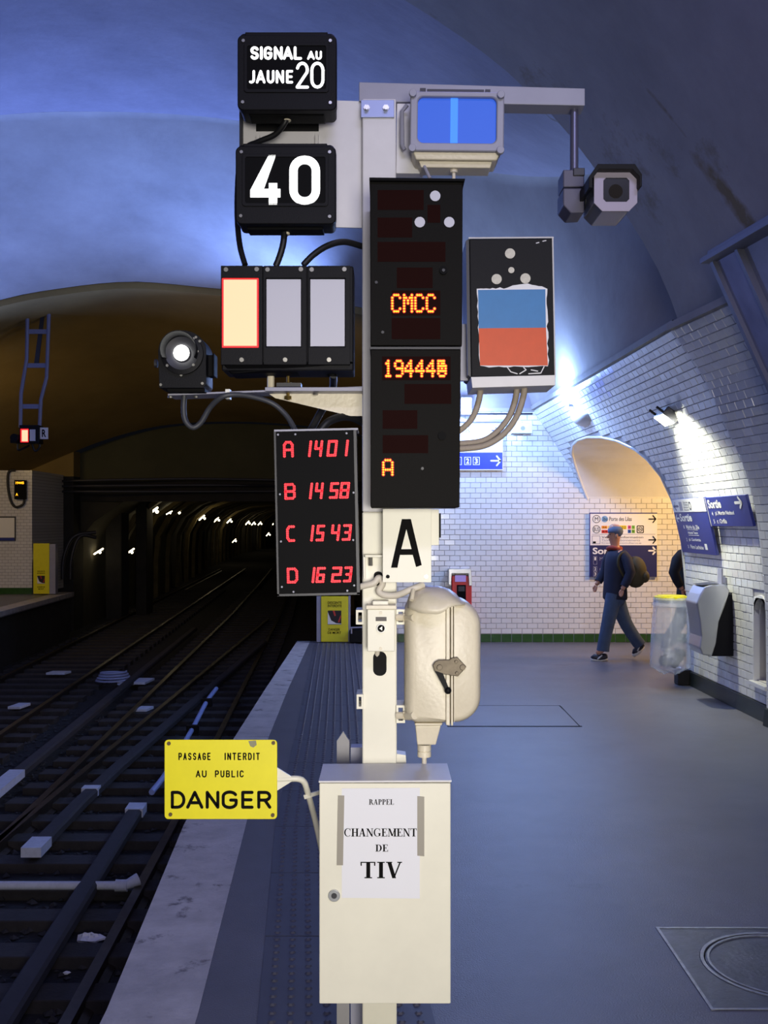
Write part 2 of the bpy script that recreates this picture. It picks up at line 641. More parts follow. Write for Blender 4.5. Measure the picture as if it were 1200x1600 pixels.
M_yellowlid = mat('yellow_lid', (226, 214, 30), .4)
M_skin = mat('skin', (200, 146, 116), .5)
M_navycoat = mat('navy_jacket', (22, 26, 48), .8, var=.2, scale=8)
M_jeans = mat('blue_jeans', (64, 80, 104), .85, var=.15, scale=10)
M_hair = mat('dark_hair', (40, 34, 30), .7)
M_olive = mat('olive_bag', (70, 62, 36), .8)
M_cap2 = mat('grey_cap', (96, 108, 130), .8)
M_scarf = mat('red_scarf', (150, 56, 40), .8)
M_shoe = mat('white_shoe', (220, 220, 214), .5)
M_shoed = mat('dark_shoe', (34, 36, 46), .5)
M_coat = mat('black_coat', (20, 20, 24), .85)
M_poster = mat('wrinkled_grey_sheet', (150, 154, 168), .5, var=.25, scale=1.6, bump=.6, bscale=3)
M_frameg = mat('grey_frame_metal', (120, 122, 134), .45, .3)
M_flame = mat('lamp_tube_warm', (255, 240, 200), .5, emit=(255, 236, 190), estr=9)
M_tubewhite = mat('lamp_tube_cool', (220, 240, 255), .5, emit=(200, 232, 255), estr=14)
M_lit = mat('lamp_glass_white', (255, 255, 235), .5, emit=(255, 255, 226), estr=14)



def add_streak(m, c, axis, half, wid, rgb):
    """a damp streak: elongated blot round world point c along axis, broken up by noise"""
    nt = m.node_tree
    b = nt.nodes['Principled BSDF']
    old = b.inputs['Base Color'].links[0].from_socket
    tc = nt.nodes.new('ShaderNodeTexCoord')
    mp = nt.nodes.new('ShaderNodeMapping')
    mp.vector_type = 'TEXTURE'
    mp.inputs['Location'].default_value = c
    mp.inputs['Rotation'].default_value = Vector(axis).to_track_quat('X', 'Z').to_euler()
    mp.inputs['Scale'].default_value = (half, wid, wid * 2.5)
    nt.links.new(tc.outputs['Object'], mp.inputs['Vector'])
    ln = nt.nodes.new('ShaderNodeVectorMath')
    ln.operation = 'LENGTH'
    nt.links.new(mp.outputs['Vector'], ln.inputs[0])
    nz = nt.nodes.new('ShaderNodeTexNoise')
    nz.inputs['Scale'].default_value = 9
    nz.inputs['Detail'].default_value = 8
    nt.links.new(tc.outputs['Object'], nz.inputs['Vector'])
    mr = nt.nodes.new('ShaderNodeMapRange')
    mr.inputs[1].default_value = 1.0
    mr.inputs[2].default_value = .0
    mr.inputs[3].default_value = .0
    mr.inputs[4].default_value = 1.0
    nt.links.new(ln.outputs['Value'], mr.inputs[0])
    ml_ = nt.nodes.new('ShaderNodeMath')
    ml_.operation = 'MULTIPLY'
    nt.links.new(mr.outputs[0], ml_.inputs[0])
    nt.links.new(nz.outputs['Fac'], ml_.inputs[1])
    rp_ = nt.nodes.new('ShaderNodeMapRange')
    rp_.inputs[1].default_value = .14
    rp_.inputs[2].default_value = .32
    nt.links.new(ml_.outputs[0], rp_.inputs[0])
    mx = nt.nodes.new('ShaderNodeMix')
    mx.data_type = 'RGBA'
    nt.links.new(rp_.outputs[0], mx.inputs[0])
    nt.links.new(old, mx.inputs[6])
    mx.inputs[7].default_value = tuple(lin(v) for v in rgb) + (1,)
    nt.links.new(mx.outputs[2], b.inputs['Base Color'])


add_streak(M_plaster2, (2.42, 7.5, 3.95), (-.35, .2, .7), .75, .14, (120, 104, 66))
add_streak(M_plaster2, (1.9, 7.6, 4.75), (-.5, .1, .6), .6, .05, (118, 104, 74))
add_streak(M_plaster, (1.5, 9.35, 5.12), (-.4, .1, .5), .45, .16, (104, 92, 74))
# ------------------------------------------------------------------ large structure: vault, walls, floor


def resample(pts, n):
    pts = [Vector(p) for p in pts]
    d = [0.0]
    for a, b in zip(pts, pts[1:]):
        d.append(d[-1] + (b - a).length)
    out = []
    j = 0
    for k in range(n):
        t = d[-1] * k / (n - 1)
        while j < len(pts) - 2 and d[j + 1] < t:
            j += 1
        q = (t - d[j]) / max(1e-9, d[j + 1] - d[j])
        out.append(pts[j].lerp(pts[j + 1], min(1, max(0, q))))
    return out


NEARP = [(3.34, 0), (3.34, .5), (3.33, 1), (3.26, 1.75), (3.14, 2.24), (2.96, 2.64), (2.80, 3.0), (2.52, 3.42)]
FARP = [(3.20, 0), (3.20, .5), (3.20, 1), (3.16, 1.6), (2.94, 2.08), (2.73, 2.5), (2.5, 2.86), (2.17, 3.36)]
NP_ = resample(smooth_path([(x, 0, z) for x, z in NEARP], 8), 90)
FP_ = resample(smooth_path([(x, 0, z) for x, z in FARP], 8), 90)
WL = sum((b - a).length for a, b in zip(NP_, NP_[1:]))      # length of the curved wall from floor to ledge
YS = 9.05                                                    # where the near pier steps back


def S(Y, s, off=0.0):
    """point on the curved side wall at depth Y, a distance s up from the floor, off metres proud of it"""
    f = max(0.0, min(1.0, s / WL)) * 89
    i = min(88, int(f))
    t = max(0.0, min(1.0, (Y - YS) / (15.3 - YS)))
    a = NP_[i].lerp(NP_[i + 1], f - i)
    b = FP_[i].lerp(FP_[i + 1], f - i)
    p = a.lerp(b, t)
    q = (NP_[i + 1] - NP_[i]).lerp(FP_[i + 1] - FP_[i], t).normalized()
    n = Vector((-q.z, 0, q.x))
    if Y < YS:
        off += 0.06
    p = p + n * off
    return Vector((p.x + max(0.0, YS - max(Y, 0)) * .12, Y, p.z))


def s_at_z(Y, z):
    lo, hi = 0.0, WL
    for _ in range(30):
        m = (lo + hi) / 2
        if S(Y, m).z < z:
            lo = m
        else:
            hi = m
    return (lo + hi) / 2


ARCH = [(11.45, 1.7), (11.47, 2.0), (11.55, 2.25), (11.75, 2.44), (12.0, 2.57), (12.5, 2.71), (13.0, 2.79), (13.6, 2.84),
        (14.1, 2.84), (14.5, 2.80), (14.8, 2.71), (15.0, 2.58), (15.15, 2.42), (15.25, 2.26), (15.3, 2.07)]


def arch_z(Y):
    if Y <= ARCH[0][0]:
        return 0.0
    for (a, za), (b, zb) in zip(ARCH, ARCH[1:]):
        if Y <= b:
            return za + (zb - za) * (Y - a) / (b - a)
    return ARCH[-1][1]


NI0, NI1, NIB, NIT = 9.12, 9.43, 0.34, 1.07      # alcove in the wall: depth range, sill, top
# --- backing of the curved wall
g = G()
ycols = [-8, -2, 2, 6, YS - .001]
for a, b in zip(ycols, ycols[1:]):
    g.loft([[S(a, WL * k / 30) for k in range(31)], [S(b, WL * k / 30) for k in range(31)]])
g.loft([[S(YS - .001, WL * k / 30) for k in range(31)], [S(YS, WL * k / 30) for k in range(31)]])
# alcove columns
cols = [YS, NI0, NI1, 10.2, 10.8, 11.45]
for a, b in zip(cols, cols[1:]):
    if a == NI0:
        sb, st_ = s_at_z(9.4, NIB), s_at_z(9.4, NIT)
        g.loft([[S(a, sb * k / 3) for k in range(4)], [S(b, sb * k / 3) for k in range(4)]])
        g.loft([[S(a, st_ + (WL - st_) * k / 24) for k in range(25)], [S(b, st_ + (WL - st_) * k / 24) for k in range(25)]])
    else:
        g.loft([[S(a, WL * k / 30) for k in range(31)], [S(b, WL * k / 30) for k in range(31)]])
acols = []
for (a, za), (b, zb) in zip(ARCH, ARCH[1:]):
    n = max(1, int((b - a) / 0.12))
    acols += [a + (b - a) * k / n for k in range(n)]
acols.append(15.3)
rows = []
for Y in acols:
    s0 = s_at_z(Y, arch_z(Y) if Y > 11.45 else 1.7)
    rows.append([S(Y, s0 + (WL - s0) * k / 20) for k in range(21)])
g.loft(rows)
wall_r = g.build('wall_right', M_joint, kind='structure', keep=True, smooth=30, fix=False)

# arch reveal going into the corridor
g = G()
rv = [S(11.45, 0), S(11.45, s_at_z(11.45, 1.0))] + [S(Y, s_at_z(Y, arch_z(Y) if Y > 11.45 else 1.7)) for Y in acols]
g.loft([rv, [p + Vector((2.6, 0, 0.0)) for p in rv]])
g.build('wall_corridor', M_tile, kind='structure', keep=True, smooth=40, fix=False)
g = G()
g.quad((5.9, 11.4, 0), (5.9, 15.4, 0), (5.9, 15.4, 3.2), (5.9, 11.4, 3.2))
g.build('wall_corridor_end', M_plaster, kind='structure', keep=True)

g = G()
g.tube([p + Vector((.006, 0, 0)) for p in rv[1:]], .02, 8)
g.build('arch_edge', M_tile, wall_r, smooth=60)
# alcove: recessed back, cheeks and sill, with an arched rim
g = G()
e = 0.13
A0, A1 = S(NI0, s_at_z(9.4, NIB)), S(NI1, s_at_z(9.4, NIB))
B0, B1 = S(NI0, s_at_z(9.4, NIT)), S(NI1, s_at_z(9.4, NIT))
dx = Vector((e, 0, 0))
g.quad(A0 + dx, A1 + dx, B1 + dx, B0 + dx)
g.quad(A0, A0 + dx, B0 + dx, B0).quad(A1, B1, B1 + dx, A1 + dx).quad(A0, A1, A1 + dx, A0 + dx).quad(B0, B0 + dx, B1 + dx, B1)
g.build('alcove_lining', M_joint, wall_r, fix=False)
g = G()
cy, hw = (NI0 + NI1) / 2, (NI1 - NI0) / 2


def archline(r, grow=0.0, x=-0.03):
    o = []
    zt = NIT - r
    o.append(Vector((3.33 + x, cy - hw - grow, NIB - .02)))
    for k in range(11):
        t = math.radians(180 - 18 * k)
        o.append(Vector((3.33 + x, cy + (hw + grow) * math.cos(t), zt + (r + grow) * math.sin(t))))
    o.append(Vector((3.33 + x, cy + hw + grow, NIB - .02)))
    return o


oi = archline(hw)
oo = archline(hw, .035)
for k in range(len(oi) - 1):
    g.prism([oi[k], oi[k + 1], oo[k + 1], oo[k]], (0.06, 0, 0))
# spandrels that close the square head of the recess behind the rim
for k in range(1, 11):
    a, b = oi[k], oi[k + 1]
    g.prism([a, b, Vector((a.x, b.y, NIT + .01)), Vector((a.x, a.y, NIT + .01))], (0.055, 0, 0))
g.prism([(3.27, cy - hw - .05, NIB - .05), (3.27, cy + hw + .05, NIB - .05), (3.27, cy + hw + .05, NIB - .01), (3.27, cy - hw - .05, NIB - .01)], (.16, 0, 0))
g.build('alcove_rim', M_tile, wall_r, bevel=.004)

# --- far wall (tiled, faces us) with plaster above the ledge
XL = -0.25
g = G()
g.quad((XL, 15.3, 0), (6.0, 15.3, 0), (6.0, 15.3, 3.36), (XL, 15.3, 3.36))
wall_f = g.build('wall_far', M_joint, kind='structure', keep=True, fix=False)
g = G()
g.prism([(XL, 15.3, 3.36), (2.19, 15.3, 3.36), (2.0, 15.3, 4.15), (1.3, 15.3, 5.15), (0.5, 15.3, 5.9), (XL, 15.3, 6.3)], (0, .2, 0))
g.build('wall_far_upper', M_plaster, kind='structure', keep=True)
g = G()
g.box(XL, XL + .25, 15.5, 28, -1.3, 5.3)
g.build('wall_tunnel_side', M_darkwall, kind='structure', keep=True)
g = G()
g.box(XL - .02, XL + .02, 15.28, 15.5, 0, 5.9)
g.build('trim_1', M_darkwall, kind='structure', keep=True)


def tile_geo(w, h, d=.008, c=.003):
    w, h = w / 2, h / 2
    vs = [(-w, -h, 0), (w, -h, 0), (w, h, 0), (-w, h, 0),
          (-w + c, -h + c, d), (w - c, -h + c, d), (w - c, h - c, d), (-w + c, h - c, d)]
    fs = [(4, 5, 6, 7), (0, 1, 5, 4), (1, 2, 6, 5), (2, 3, 7, 6), (3, 0, 4, 7)]
    return vs, fs


TW, TH = 0.15, 0.0755


def lay_tiles(parent, places, m, name, singles, jit=0.0):
    """places: (matrix, width, height); the nearest ones become parts, the rest one joined part"""
    rnd = random.Random(5)
    camp = Vector((0, 0, H))

    def size(pl):
        M = pl[0]
        c = M.translation
        n = M.to_3x3() @ Vector((0, 0, 1))
        d = c - camp
        u, v = (c.x) / c.y, (c.z - H) / c.y
        vis = abs(u) < .365 and -0.48 < v < .5 and c.y > 2
        return -(abs(d.normalized().dot(n)) / d.length_squared if vis else 0)
    places = sorted(places, key=size)
    meshes = {}
    rest = G()
    for i, (M, w, h) in enumerate(places):
        J = Matrix.Rotation(rnd.gauss(0, jit), 4, 'X') @ Matrix.Rotation(rnd.gauss(0, jit), 4, 'Y') if jit else Matrix.Identity(4)
        MM = M @ J
        key = (round(w, 3), round(h, 3))
        if i < singles:
            if key not in meshes:
                vs, fs = tile_geo(*key)
                me = bpy.data.meshes.new('tile')
                me.from_pydata(vs, [], fs)
                me.materials.append(m)
                meshes[key] = me
            o = bpy.data.objects.new(name, meshes[key])
            COL.objects.link(o)
            o.parent = parent
            o.matrix_local = MM
        else:
            vs, fs = tile_geo(w, h)
            rest.add([MM @ Vector(p) for p in vs], fs)
    if rest.v:
        rest.build(name + '_field', m, parent, kind='stuff', fix=False, keep=True)


def basis(u, v, n, c):
    M = Matrix((u, v, n)).transposed().to_4x4()
    M.translation = c
    return M


# tiles of the far wall: running bond, a course of green tiles at the foot
pl = []
gr = []
hole = []
z = 0.125
row = 0
while z < 3.33:
    x = XL + (TW / 2 if row % 2 else 0)
    while x < 5.2:
        a, b = max(x, XL), min(x + TW, 5.2)
        lim = 4.9 if z < 2.9 else 3.0
        if b - a > .03 and b < lim:
            pl.append((basis(Vector((1, 0, 0)), Vector((0, 0, 1)), Vector((0, -1, 0)), Vector(((a + b) / 2, 15.298, z + TH / 2))),
                       b - a - .004, TH - .004))
        x += TW
    z += TH
    row += 1
lay_tiles(wall_f, pl, M_tile, 'tile', 240, .006)
x = XL
while x < 4.9:
    gr.append((basis(Vector((1, 0, 0)), Vector((0, 0, 1)), Vector((0, -1, 0)), Vector((x + TW / 2, 15.295, .062))), TW - .006, .115))
    x += TW
lay_tiles(wall_f, gr, M_green, 'base_tile', 300)

# tiles of the curved side wall
pl = []
nrow = int(WL / TH)
for r_ in range(2, nrow):
    s = (r_ + .5) * WL / nrow
    for seg, (ya, yb) in enumerate(((4.2, YS - .01), (YS + .01, 15.3))):
        Y = ya - (TW / 2 if r_ % 2 else 0)
        while Y < yb:
            a, b = max(Y, ya), min(Y + TW, yb)
            Y += TW
            if b - a < .03:
                continue
            c = S((a + b) / 2, s)
            if b > 11.45:
                if a < 11.45 and c.z < 1.75:
                    b = 11.445
                    if b - a < .03:
                        continue
                    c = S((a + b) / 2, s)
                elif c.z < max(arch_z(a), arch_z(b)) + .035:
                    continue
            if seg == 1 and NIB - .06 < c.z < NIT + .05 and a < NI1 + .03 and b > NI0 - .03:
                a2, b2 = (a, NI0 - .035) if a < NI0 - .035 else (NI1 + .035, b)
                if a < NI0 - .035 or b > NI1 + .035:
                    a, b = a2, b2
                    if b - a < .03:
                        continue
                else:
                    continue
            c = S((a + b) / 2, s, .002)
            v = (S((a + b) / 2, s + .03) - S((a + b) / 2, s - .03)).normalized()
            u = (S(min(b, yb), s, .002) - S(a, s, .002)).normalized()
            n = u.cross(v).normalized()
            if n.x > 0:
                u = -u
                n = -n
            v = n.cross(u)
            pl.append((basis(u, v, n, c), b - a - .004, WL / nrow - .004))
lay_tiles(wall_r, pl, M_tile, 'tile', 300, .012)
# dark skirting of the side wall
g = G()
for a, b in ((4.0, YS), (YS, 11.45)):
    x0, x1 = S(a + .001, .05).x, S(b - .001, .05).x
    g.loft([[(x0 - .035, a, 0), (x0 + .05, a, 0), (x0 + .05, a, .15), (x0 - .02, a, .15)], [(x1 - .035, b, 0), (x1 + .05, b, 0), (x1 + .05, b, .15), (x1 - .02, b, .15)]], closed=True)
g.build('baseboard_right', M_dkbase, kind='structure', keep=True, bevel=.006)

# ledge along the top of the tiles
g = G()
for ya, yb in ((7.84, YS), (YS, 15.3)):
    a, b = S(ya + .001, WL), S(yb - .001, WL)
    t = Vector((-.05, 0, 0))
    up = Vector((0, 0, .06))
    g.loft([[a, a + t, a + t + up, a + up], [b, b + t, b + t + up, b + up]], closed=True)
g.box(XL, 2.17, 15.24, 15.31, 3.34, 3.39)
g.build('trim_2', M_plaster2, kind='structure', keep=True, fix=False)

# --- vault
VT = [(2.54, 3.42), (2.40, 3.80), (2.2, 4.18), (1.90, 4.64), (1.56, 5.10), (1.2, 5.47), (.89, 5.74), (0.4, 6.08), (0, 6.32),
      (-.6, 6.64), (-1.2, 6.9), (-2.0, 7.16), (-3.0, 7.34), (-4.3, 7.42)]
VT += [(-8.6 - x, z) for x, z in VT[-2::-1]]
NV = 64
vprof = resample(smooth_path([(x, 0, z) for x, z in VT], 4), NV)


def vsec(Y, dr=0.0):
    c = Vector((-4.3, 0, 1.2))
    fl_ = max(0.0, YS - max(Y, 0)) * .12
    return [Vector((p.x + fl_ * max(0, p.x + 4.3) / 6.84, Y, p.z)) + (c - Vector((p.x, 0, p.z))).normalized() * dr for p in vprof]


g = G()
g.loft([vsec(Y) for Y in (-8, -4, 0, 3, 6, YS)])
g.build('ceiling_near', M_plaster2, kind='structure', keep=True, smooth=True, fix=False)


def GY(x):
    t = [(2.6, 9.2), (2.4, 10.2), (2.2, 11.0), (1.8, 12.1), (1.4, 12.7), (1.0, 13.2), (0, 13.9), (-1.5, 14.4), (-4, 14.6), (-20, 14.6)]
    for (a, ya), (b, yb) in zip(t, t[1:]):
        if x >= b:
            return ya + (yb - ya) * (a - x) / (a - b)
    return 14.6


base = vsec(0)
Gc = [Vector((p.x, max(YS, GY(p.x)), p.z)) for p in base]
g = G()
g.loft([[a.lerp(b, t) for a, b in zip(vsec(YS), Gc)] for t in (0, .33, .66, 1)])
g.build('ceiling_middle', M_plaster, kind='structure', keep=True, smooth=True, fix=False)
C3 = [(2.50, 9.25, 3.43), (2.45, 10.4, 3.43), (2.36, 12.0, 3.41), (2.27, 13.6, 3.39), (2.17, 15.3, 3.37), (1.75, 16.0, 4.1),
      (1.2, 16.5, 4.6), (.4, 17.2, 5.05), (-.6, 17.9, 5.42), (-1.8, 18.5, 5.72), (-3.2, 19, 5.96), (-4.6, 19, 6.07), (-6.0, 19, 5.92),
      (-6.9, 19, 5.74), (-8.4, 19, 5.3), (-9.8, 19, 4.6), (-11.1, 19, 3.5)]
C3 = resample(smooth_path(C3, 4), NV)
Gr = resample(Gc, NV)
g = G()
rows = []
for t in (0, .12, .3, .5, .7, .85, 1):
    rows.append([a.lerp(b, t) + Vector((0, 0, (.30 * (1 - t) ** 2 + .12 * math.sin(math.pi * t)) * min(1, (b - a).length / 4))) for a, b in zip(Gr, C3)])
rows.insert(0, list(Gr))
g.loft(rows)
g.build('ceiling_far', M_plaster3, kind='structure', keep=True, smooth=True, fix=False)
# sooty vault over the tracks between the far arch and the tunnel portal
C3b = resample([p for p in C3 if p.y > 15.9], NV)
C4 = [(-.2, 28, 3.95), (-1.4, 28, 4.2), (-2.9, 28, 4.36), (-4.4, 28, 4.40), (-5.94, 28, 4.29), (-7.2, 28, 3.98), (-8.23, 28, 3.60),
      (-9.4, 28, 3.1), (-11.2, 28, 2.3)]
C4 = resample(smooth_path(C4, 4), NV)
g = G()
rows = [[p + Vector((0, .02, -.0)) for p in C3b]]
for t in (.0, .1, .3, .6, 1):
    rows.append([a.lerp(b, t) + Vector((0, 0, -.12)) if t == 0 else a.lerp(b, t) for a, b in zip(C3b, C4)])
g.loft(rows)
g.build('ceiling_track', M_soot, kind='structure', keep=True, smooth=30, fix=False)
# tunnel portal: segmental tympanum over a flat lintel
g = G()
pp = [p for p in C4 if p.x > -8.23]
g.prism([Vector((p.x, 28.6, p.z)) for p in pp] + [Vector((-8.23, 28.6, 3.6)), Vector((-8.23, 28.6, 2.85)), Vector((-.2, 28.6, 2.85))], (0, .5, 0))
g.build('wall_portal', mat('portal_render', (78, 76, 52), .9, var=.15, scale=1.0), kind='structure', keep=True)
g = G()
g.box(-12.5, -8.23, 28, 28.9, -1.3, 2.95)
g.box(-8.23, -.2, 28.55, 29.1, 2.3, 2.84)
g.build('wall_portal_base', M_concrete, kind='structure', keep=True)
g = G()
g.prism([(-8.23, 28.0, 2.95), (-12.5, 28.0, 2.95), (-12.5, 28, 3.4), (-9.4, 28.0, 3.15), (-8.23, 28.0, 3.62)], (0, .6, 0))
g.build('wall_portal_side', M_soot, kind='structure', keep=True)

# outer walls that close the room
g = G()
g.quad((-12.0, -8, -1.3), (-12.0, 28, -1.3), (-11.2, 28, 3.5), (-11.2, -8, 3.5))
g.build('wall_left', M_plaster2, kind='structure', keep=True, fix=False)
g = G()
g.quad((-12.2, -8, -1.3), (4, -8, -1.3), (4, -8, 7.6), (-12.2, -8, 7.6))
g.build('wall_back', M_plaster2, kind='structure', keep=True, fix=False)

# --- curved running tunnel beyond the portal
cl = [(-4.3, 28.9), (-4.9, 38), (-5.9, 50), (-7.2, 64), (-8.4, 80), (-9.3, 96), (-9.6, 112), (-8.6, 130), (-5.5, 150), (2, 172)]
tw = [3.95, 3.9, 3.7, 3.6, 3.6, 3.6, 3.6, 3.6, 3.6, 3.6]
g = G()
rows = []
for i, ((x, y), w) in enumerate(zip(cl, tw)):
    a = cl[max(i - 1, 0)]
    b = cl[min(i + 1, len(cl) - 1)]
    t = Vector((b[0] - a[0], b[1] - a[1], 0)).normalized()
    n = Vector((t.y, -t.x, 0))
    sec = [(1, -1.25), (1.02, 0.2), (1.0, 1.3), (.9, 2.1), (.7, 2.75), (.4, 3.2), (0, 3.35), (-.4, 3.2), (-.7, 2.75), (-.9, 2.1), (-1.0, 1.3), (-1.02, .2), (-1, -1.25)]
    rows.append([Vector((x, y, 0)) + n * (w * u) + Vector((0, 0, z * (.84 if i == 0 else .9) if z > 2 else z)) for u, z in sec])
g.loft(rows)
mid_ = Vector((-4.3, 28.9, 0))
sec0 = rows[0]
g.loft([sec0, [mid_ + (p - mid_) * 1.45 for p in sec0]])
tun = g.build('wall_tunnel', M_darkwall, kind='structure', keep=True, smooth=40, fix=False)
cp = smooth_path([(x, y, 0) for x, y in cl], 10)
dist = 0
ribs = []
last = cp[0]
for i, p in enumerate(cp[:-1]):
    dist += (p - last).length
    last = p
    if dist > 3.2 and p.y > 31:
        dist = 0
        t = (cp[i + 1] - cp[i - 1]).normalized()
        n = Vector((t.y, -t.x, 0))
        g = G()
        w = 3.62
        sec = [(-1.0, -1.2), (-1.0, .2), (-.98, 1.2), (-.87, 1.95), (-.66, 2.5), (-.38, 2.86), (0, 2.98), (.38, 2.86), (.66, 2.5), (.87, 1.95), (.98, 1.2), (1.0, -1.2)]
        A = [p + n * (w * u) + Vector((0, 0, z)) for u, z in sec]
        B = [p + n * (w * u * .955) + Vector((0, 0, z * (.965 if z > 0 else 1))) for u, z in sec]
        g.loft([[a - t * .25 for a in B], [a + t * .25 for a in B], [a + t * .25 for a in A], [a - t * .25 for a in A], [a - t * .25 for a in B]])
        g.build('tunnel_rib', mat('tunnel_rib_paint', (96, 84, 50), .8, var=.3, scale=2), tun, fix=False)

# --- platform
EDGE = [(-8, -.80), (0, -.88), (3.66, -.985), (6.1, -1.155), (8.4, -1.21), (11, -1.24), (15.45, -1.27)]
STRIP = [(-8, -.48), (0, -.52), (3.66, -.655), (6.16, -.80), (8.4, -.93), (11, -1.0), (15.45, -1.08)]


def lerpl(t, Y):
    for (a, va), (b, vb) in zip(t, t[1:]):
        if Y <= b:
            return va + (vb - va) * (Y - a) / (b - a)
    return t[-1][1]


MX0, MX1, MY0, MY1 = 1.17, 1.97, 3.78, 4.55      # manhole frame
g = G()
ys = [-8, 0, 2, 3, MY0, MY1, 5, 6.1, 7.2, 8.4, 9.6, 11, 13, 15.45]
for a, b in zip(ys, ys[1:]):
    l0, l1 = lerpl(STRIP, a), lerpl(STRIP, b)
    if a == MY0:
        g.quad((l0, a, 0), (MX0, a, 0), (MX0, b, 0), (l1, b, 0))
        g.quad((MX1, a, 0), (6.0, a, 0), (6.0, b, 0), (MX1, b, 0))
    else:
        g.quad((l0, a, 0), (6.0, a, 0), (6.0, b, 0), (l1, b, 0))
floor = g.build('floor', M_floor, kind='structure', keep=True, fix=False)
g = G()
for a, b in zip(ys, ys[1:]):
    e0, e1, s0, s1 = lerpl(EDGE, a), lerpl(EDGE, b), lerpl(STRIP, a), lerpl(STRIP, b)
    g.quad((e0, a, .002), (s0, a, .002), (s1, b, .002), (e1, b, .002))
    g.quad((e0, a, .002), (e1, b, .002), (e1, b, -.09), (e0, a, -.09))
    g.quad((e0, a, -.09), (e1, b, -.09), (e1 + .12, b, -.09), (e0 + .12, a, -.09))
g.build('trim_3', M_edge, kind='structure', keep=True, fix=False)
g = G()
for a, b in zip(ys, ys[1:]):
    e0, e1 = lerpl(EDGE, a) + .12, lerpl(EDGE, b) + .12
    g.quad((e0, a, -.09), (e1, b, -.09), (e1, b, -1.3), (e0, a, -1.3))
g.quad((-1.3, 15.45, .0), (XL, 15.45, 0), (XL, 15.45, -1.3), (-1.3, 15.45, -1.3))
g.build('wall_platform_side', M_concrete, kind='structure', keep=True, fix=False)
g = G()
g.quad((-1.27, 15.45, -1.15), (6, 15.45, -1.15), (6, 30, -1.15), (-1.27, 30, -1.15))
g.quad((-12.5, -8, -1.15), (-.6, -8, -1.15), (-.6, 30, -1.15), (-12.5, 30, -1.15))
g.quad((-20, 30, -1.15), (8, 30, -1.15), (8, 175, -1.15), (-20, 175, -1.15))
trackbed = g.build('floor_trackbed', M_ballast, kind='structure', keep=True, fix=False)

# tactile rubber slabs along the edge with rows of studs
sy = 2.05
stud_me = None
while sy < 15.2:
    sl = .80
    a0, a1 = sy, min(sy + sl - .008, 15.2)
    xa = lerpl([(0, -.36), (3.68, -.44), (6.2, -.635), (8.75, -.73), (14.9, -.99), (16, -1.0)], a0)
    xb = lerpl([(0, -.36), (3.68, -.44), (6.2, -.635), (8.75, -.73), (14.9, -.99), (16, -1.0)], a1)
    w = .62
    g = G()
    g.prism([(xa, a0, 0), (xa + w, a0, 0), (xb + w, a1, 0), (xb, a1, 0)], (0, 0, .005))
    sl_o = g.build('tactile_slab', M_slab, floor)
    g = G()
    ny = 12
    for j in range(ny):
        yy = a0 + (j + .5) * (a1 - a0) / ny
        xx = xa + (xb - xa) * (yy - a0) / (a1 - a0)
        for i in range(9):
            cx = xx + .05 + i * .065
            r = .0155
            ring = [(cx + r * math.cos(k * math.pi / 3), yy + r * math.sin(k * math.pi / 3), .005) for k in range(6)]
            top = [(cx + r * .55 * math.cos(k * math.pi / 3), yy + r * .55 * math.sin(k * math.pi / 3), .0115) for k in range(6)]
            g.add(ring + top, [(k, (k + 1) % 6, 6 + (k + 1) % 6, 6 + k) for k in range(6)] + [tuple(range(6, 12))])
    g.build('stud_field', M_slab, sl_o, kind='stuff', fix=False)
    sy += sl

# manhole
mh = thing('manhole_cover', 'round metal manhole cover in a square frame set flush in the asphalt', 'manhole', ((MX0 + MX1) / 2, (MY0 + MY1) / 2, 0))
M_mh = mat('manhole_metal', (92, 96, 104), .4, .5, var=.3, scale=6, bump=.2, bscale=50)
M_mhr = mat('manhole_bright_rim', (150, 154, 164), .35, .6, var=.3, scale=30)
cxm, cym, rm = 1.585, 4.165, .315
g = G()
sq = []
for k in range(48):
    t = 2 * math.pi * k / 48
    c, s_ = math.cos(t), math.sin(t)
    q = max(abs(c) / ((MX1 - MX0) / 2), abs(s_) / ((MY1 - MY0) / 2))
    sq.append(((MX0 + MX1) / 2 + c / q, (MY0 + MY1) / 2 + s_ / q, -.02))
g.ring(sq, [(cxm + (rm + .012) * math.cos(2 * math.pi * k / 48), cym + (rm + .012) * math.sin(2 * math.pi * k / 48), -.02) for k in range(48)], (0, 0, .0215))
g.build('frame_plate', M_mh, mh)
g = G()
q0 = [(MX0, MY0), (MX1, MY0), (MX1, MY1), (MX0, MY1)]
q1 = [(MX0 + .012, MY0 + .012), (MX1 - .012, MY0 + .012), (MX1 - .012, MY1 - .012), (MX0 + .012, MY1 - .012)]
g.ring([(x, y, 0) for x, y in q0], [(x, y, 0) for x, y in q1], (0, 0, .004))
g.build('frame_edge', M_mhr, mh)
for r0, r1, nm in ((rm + .010, rm - .004, 'rim'), (rm - .016, rm - .026, 'rim')):
    g = G()
    g.ring([(cxm + r0 * math.cos(2 * math.pi * k / 48), cym + r0 * math.sin(2 * math.pi * k / 48), -.01) for k in range(48)],
           [(cxm + r1 * math.cos(2 * math.pi * k / 48), cym + r1 * math.sin(2 * math.pi * k / 48), -.01) for k in range(48)], (0, 0, .014))
    g.build(nm, M_mhr, mh)
g = G()
g.cyl((cxm, cym, -.03), (cxm, cym, -.001), rm - .01, 48)
g.build('cover', M_mh, mh)

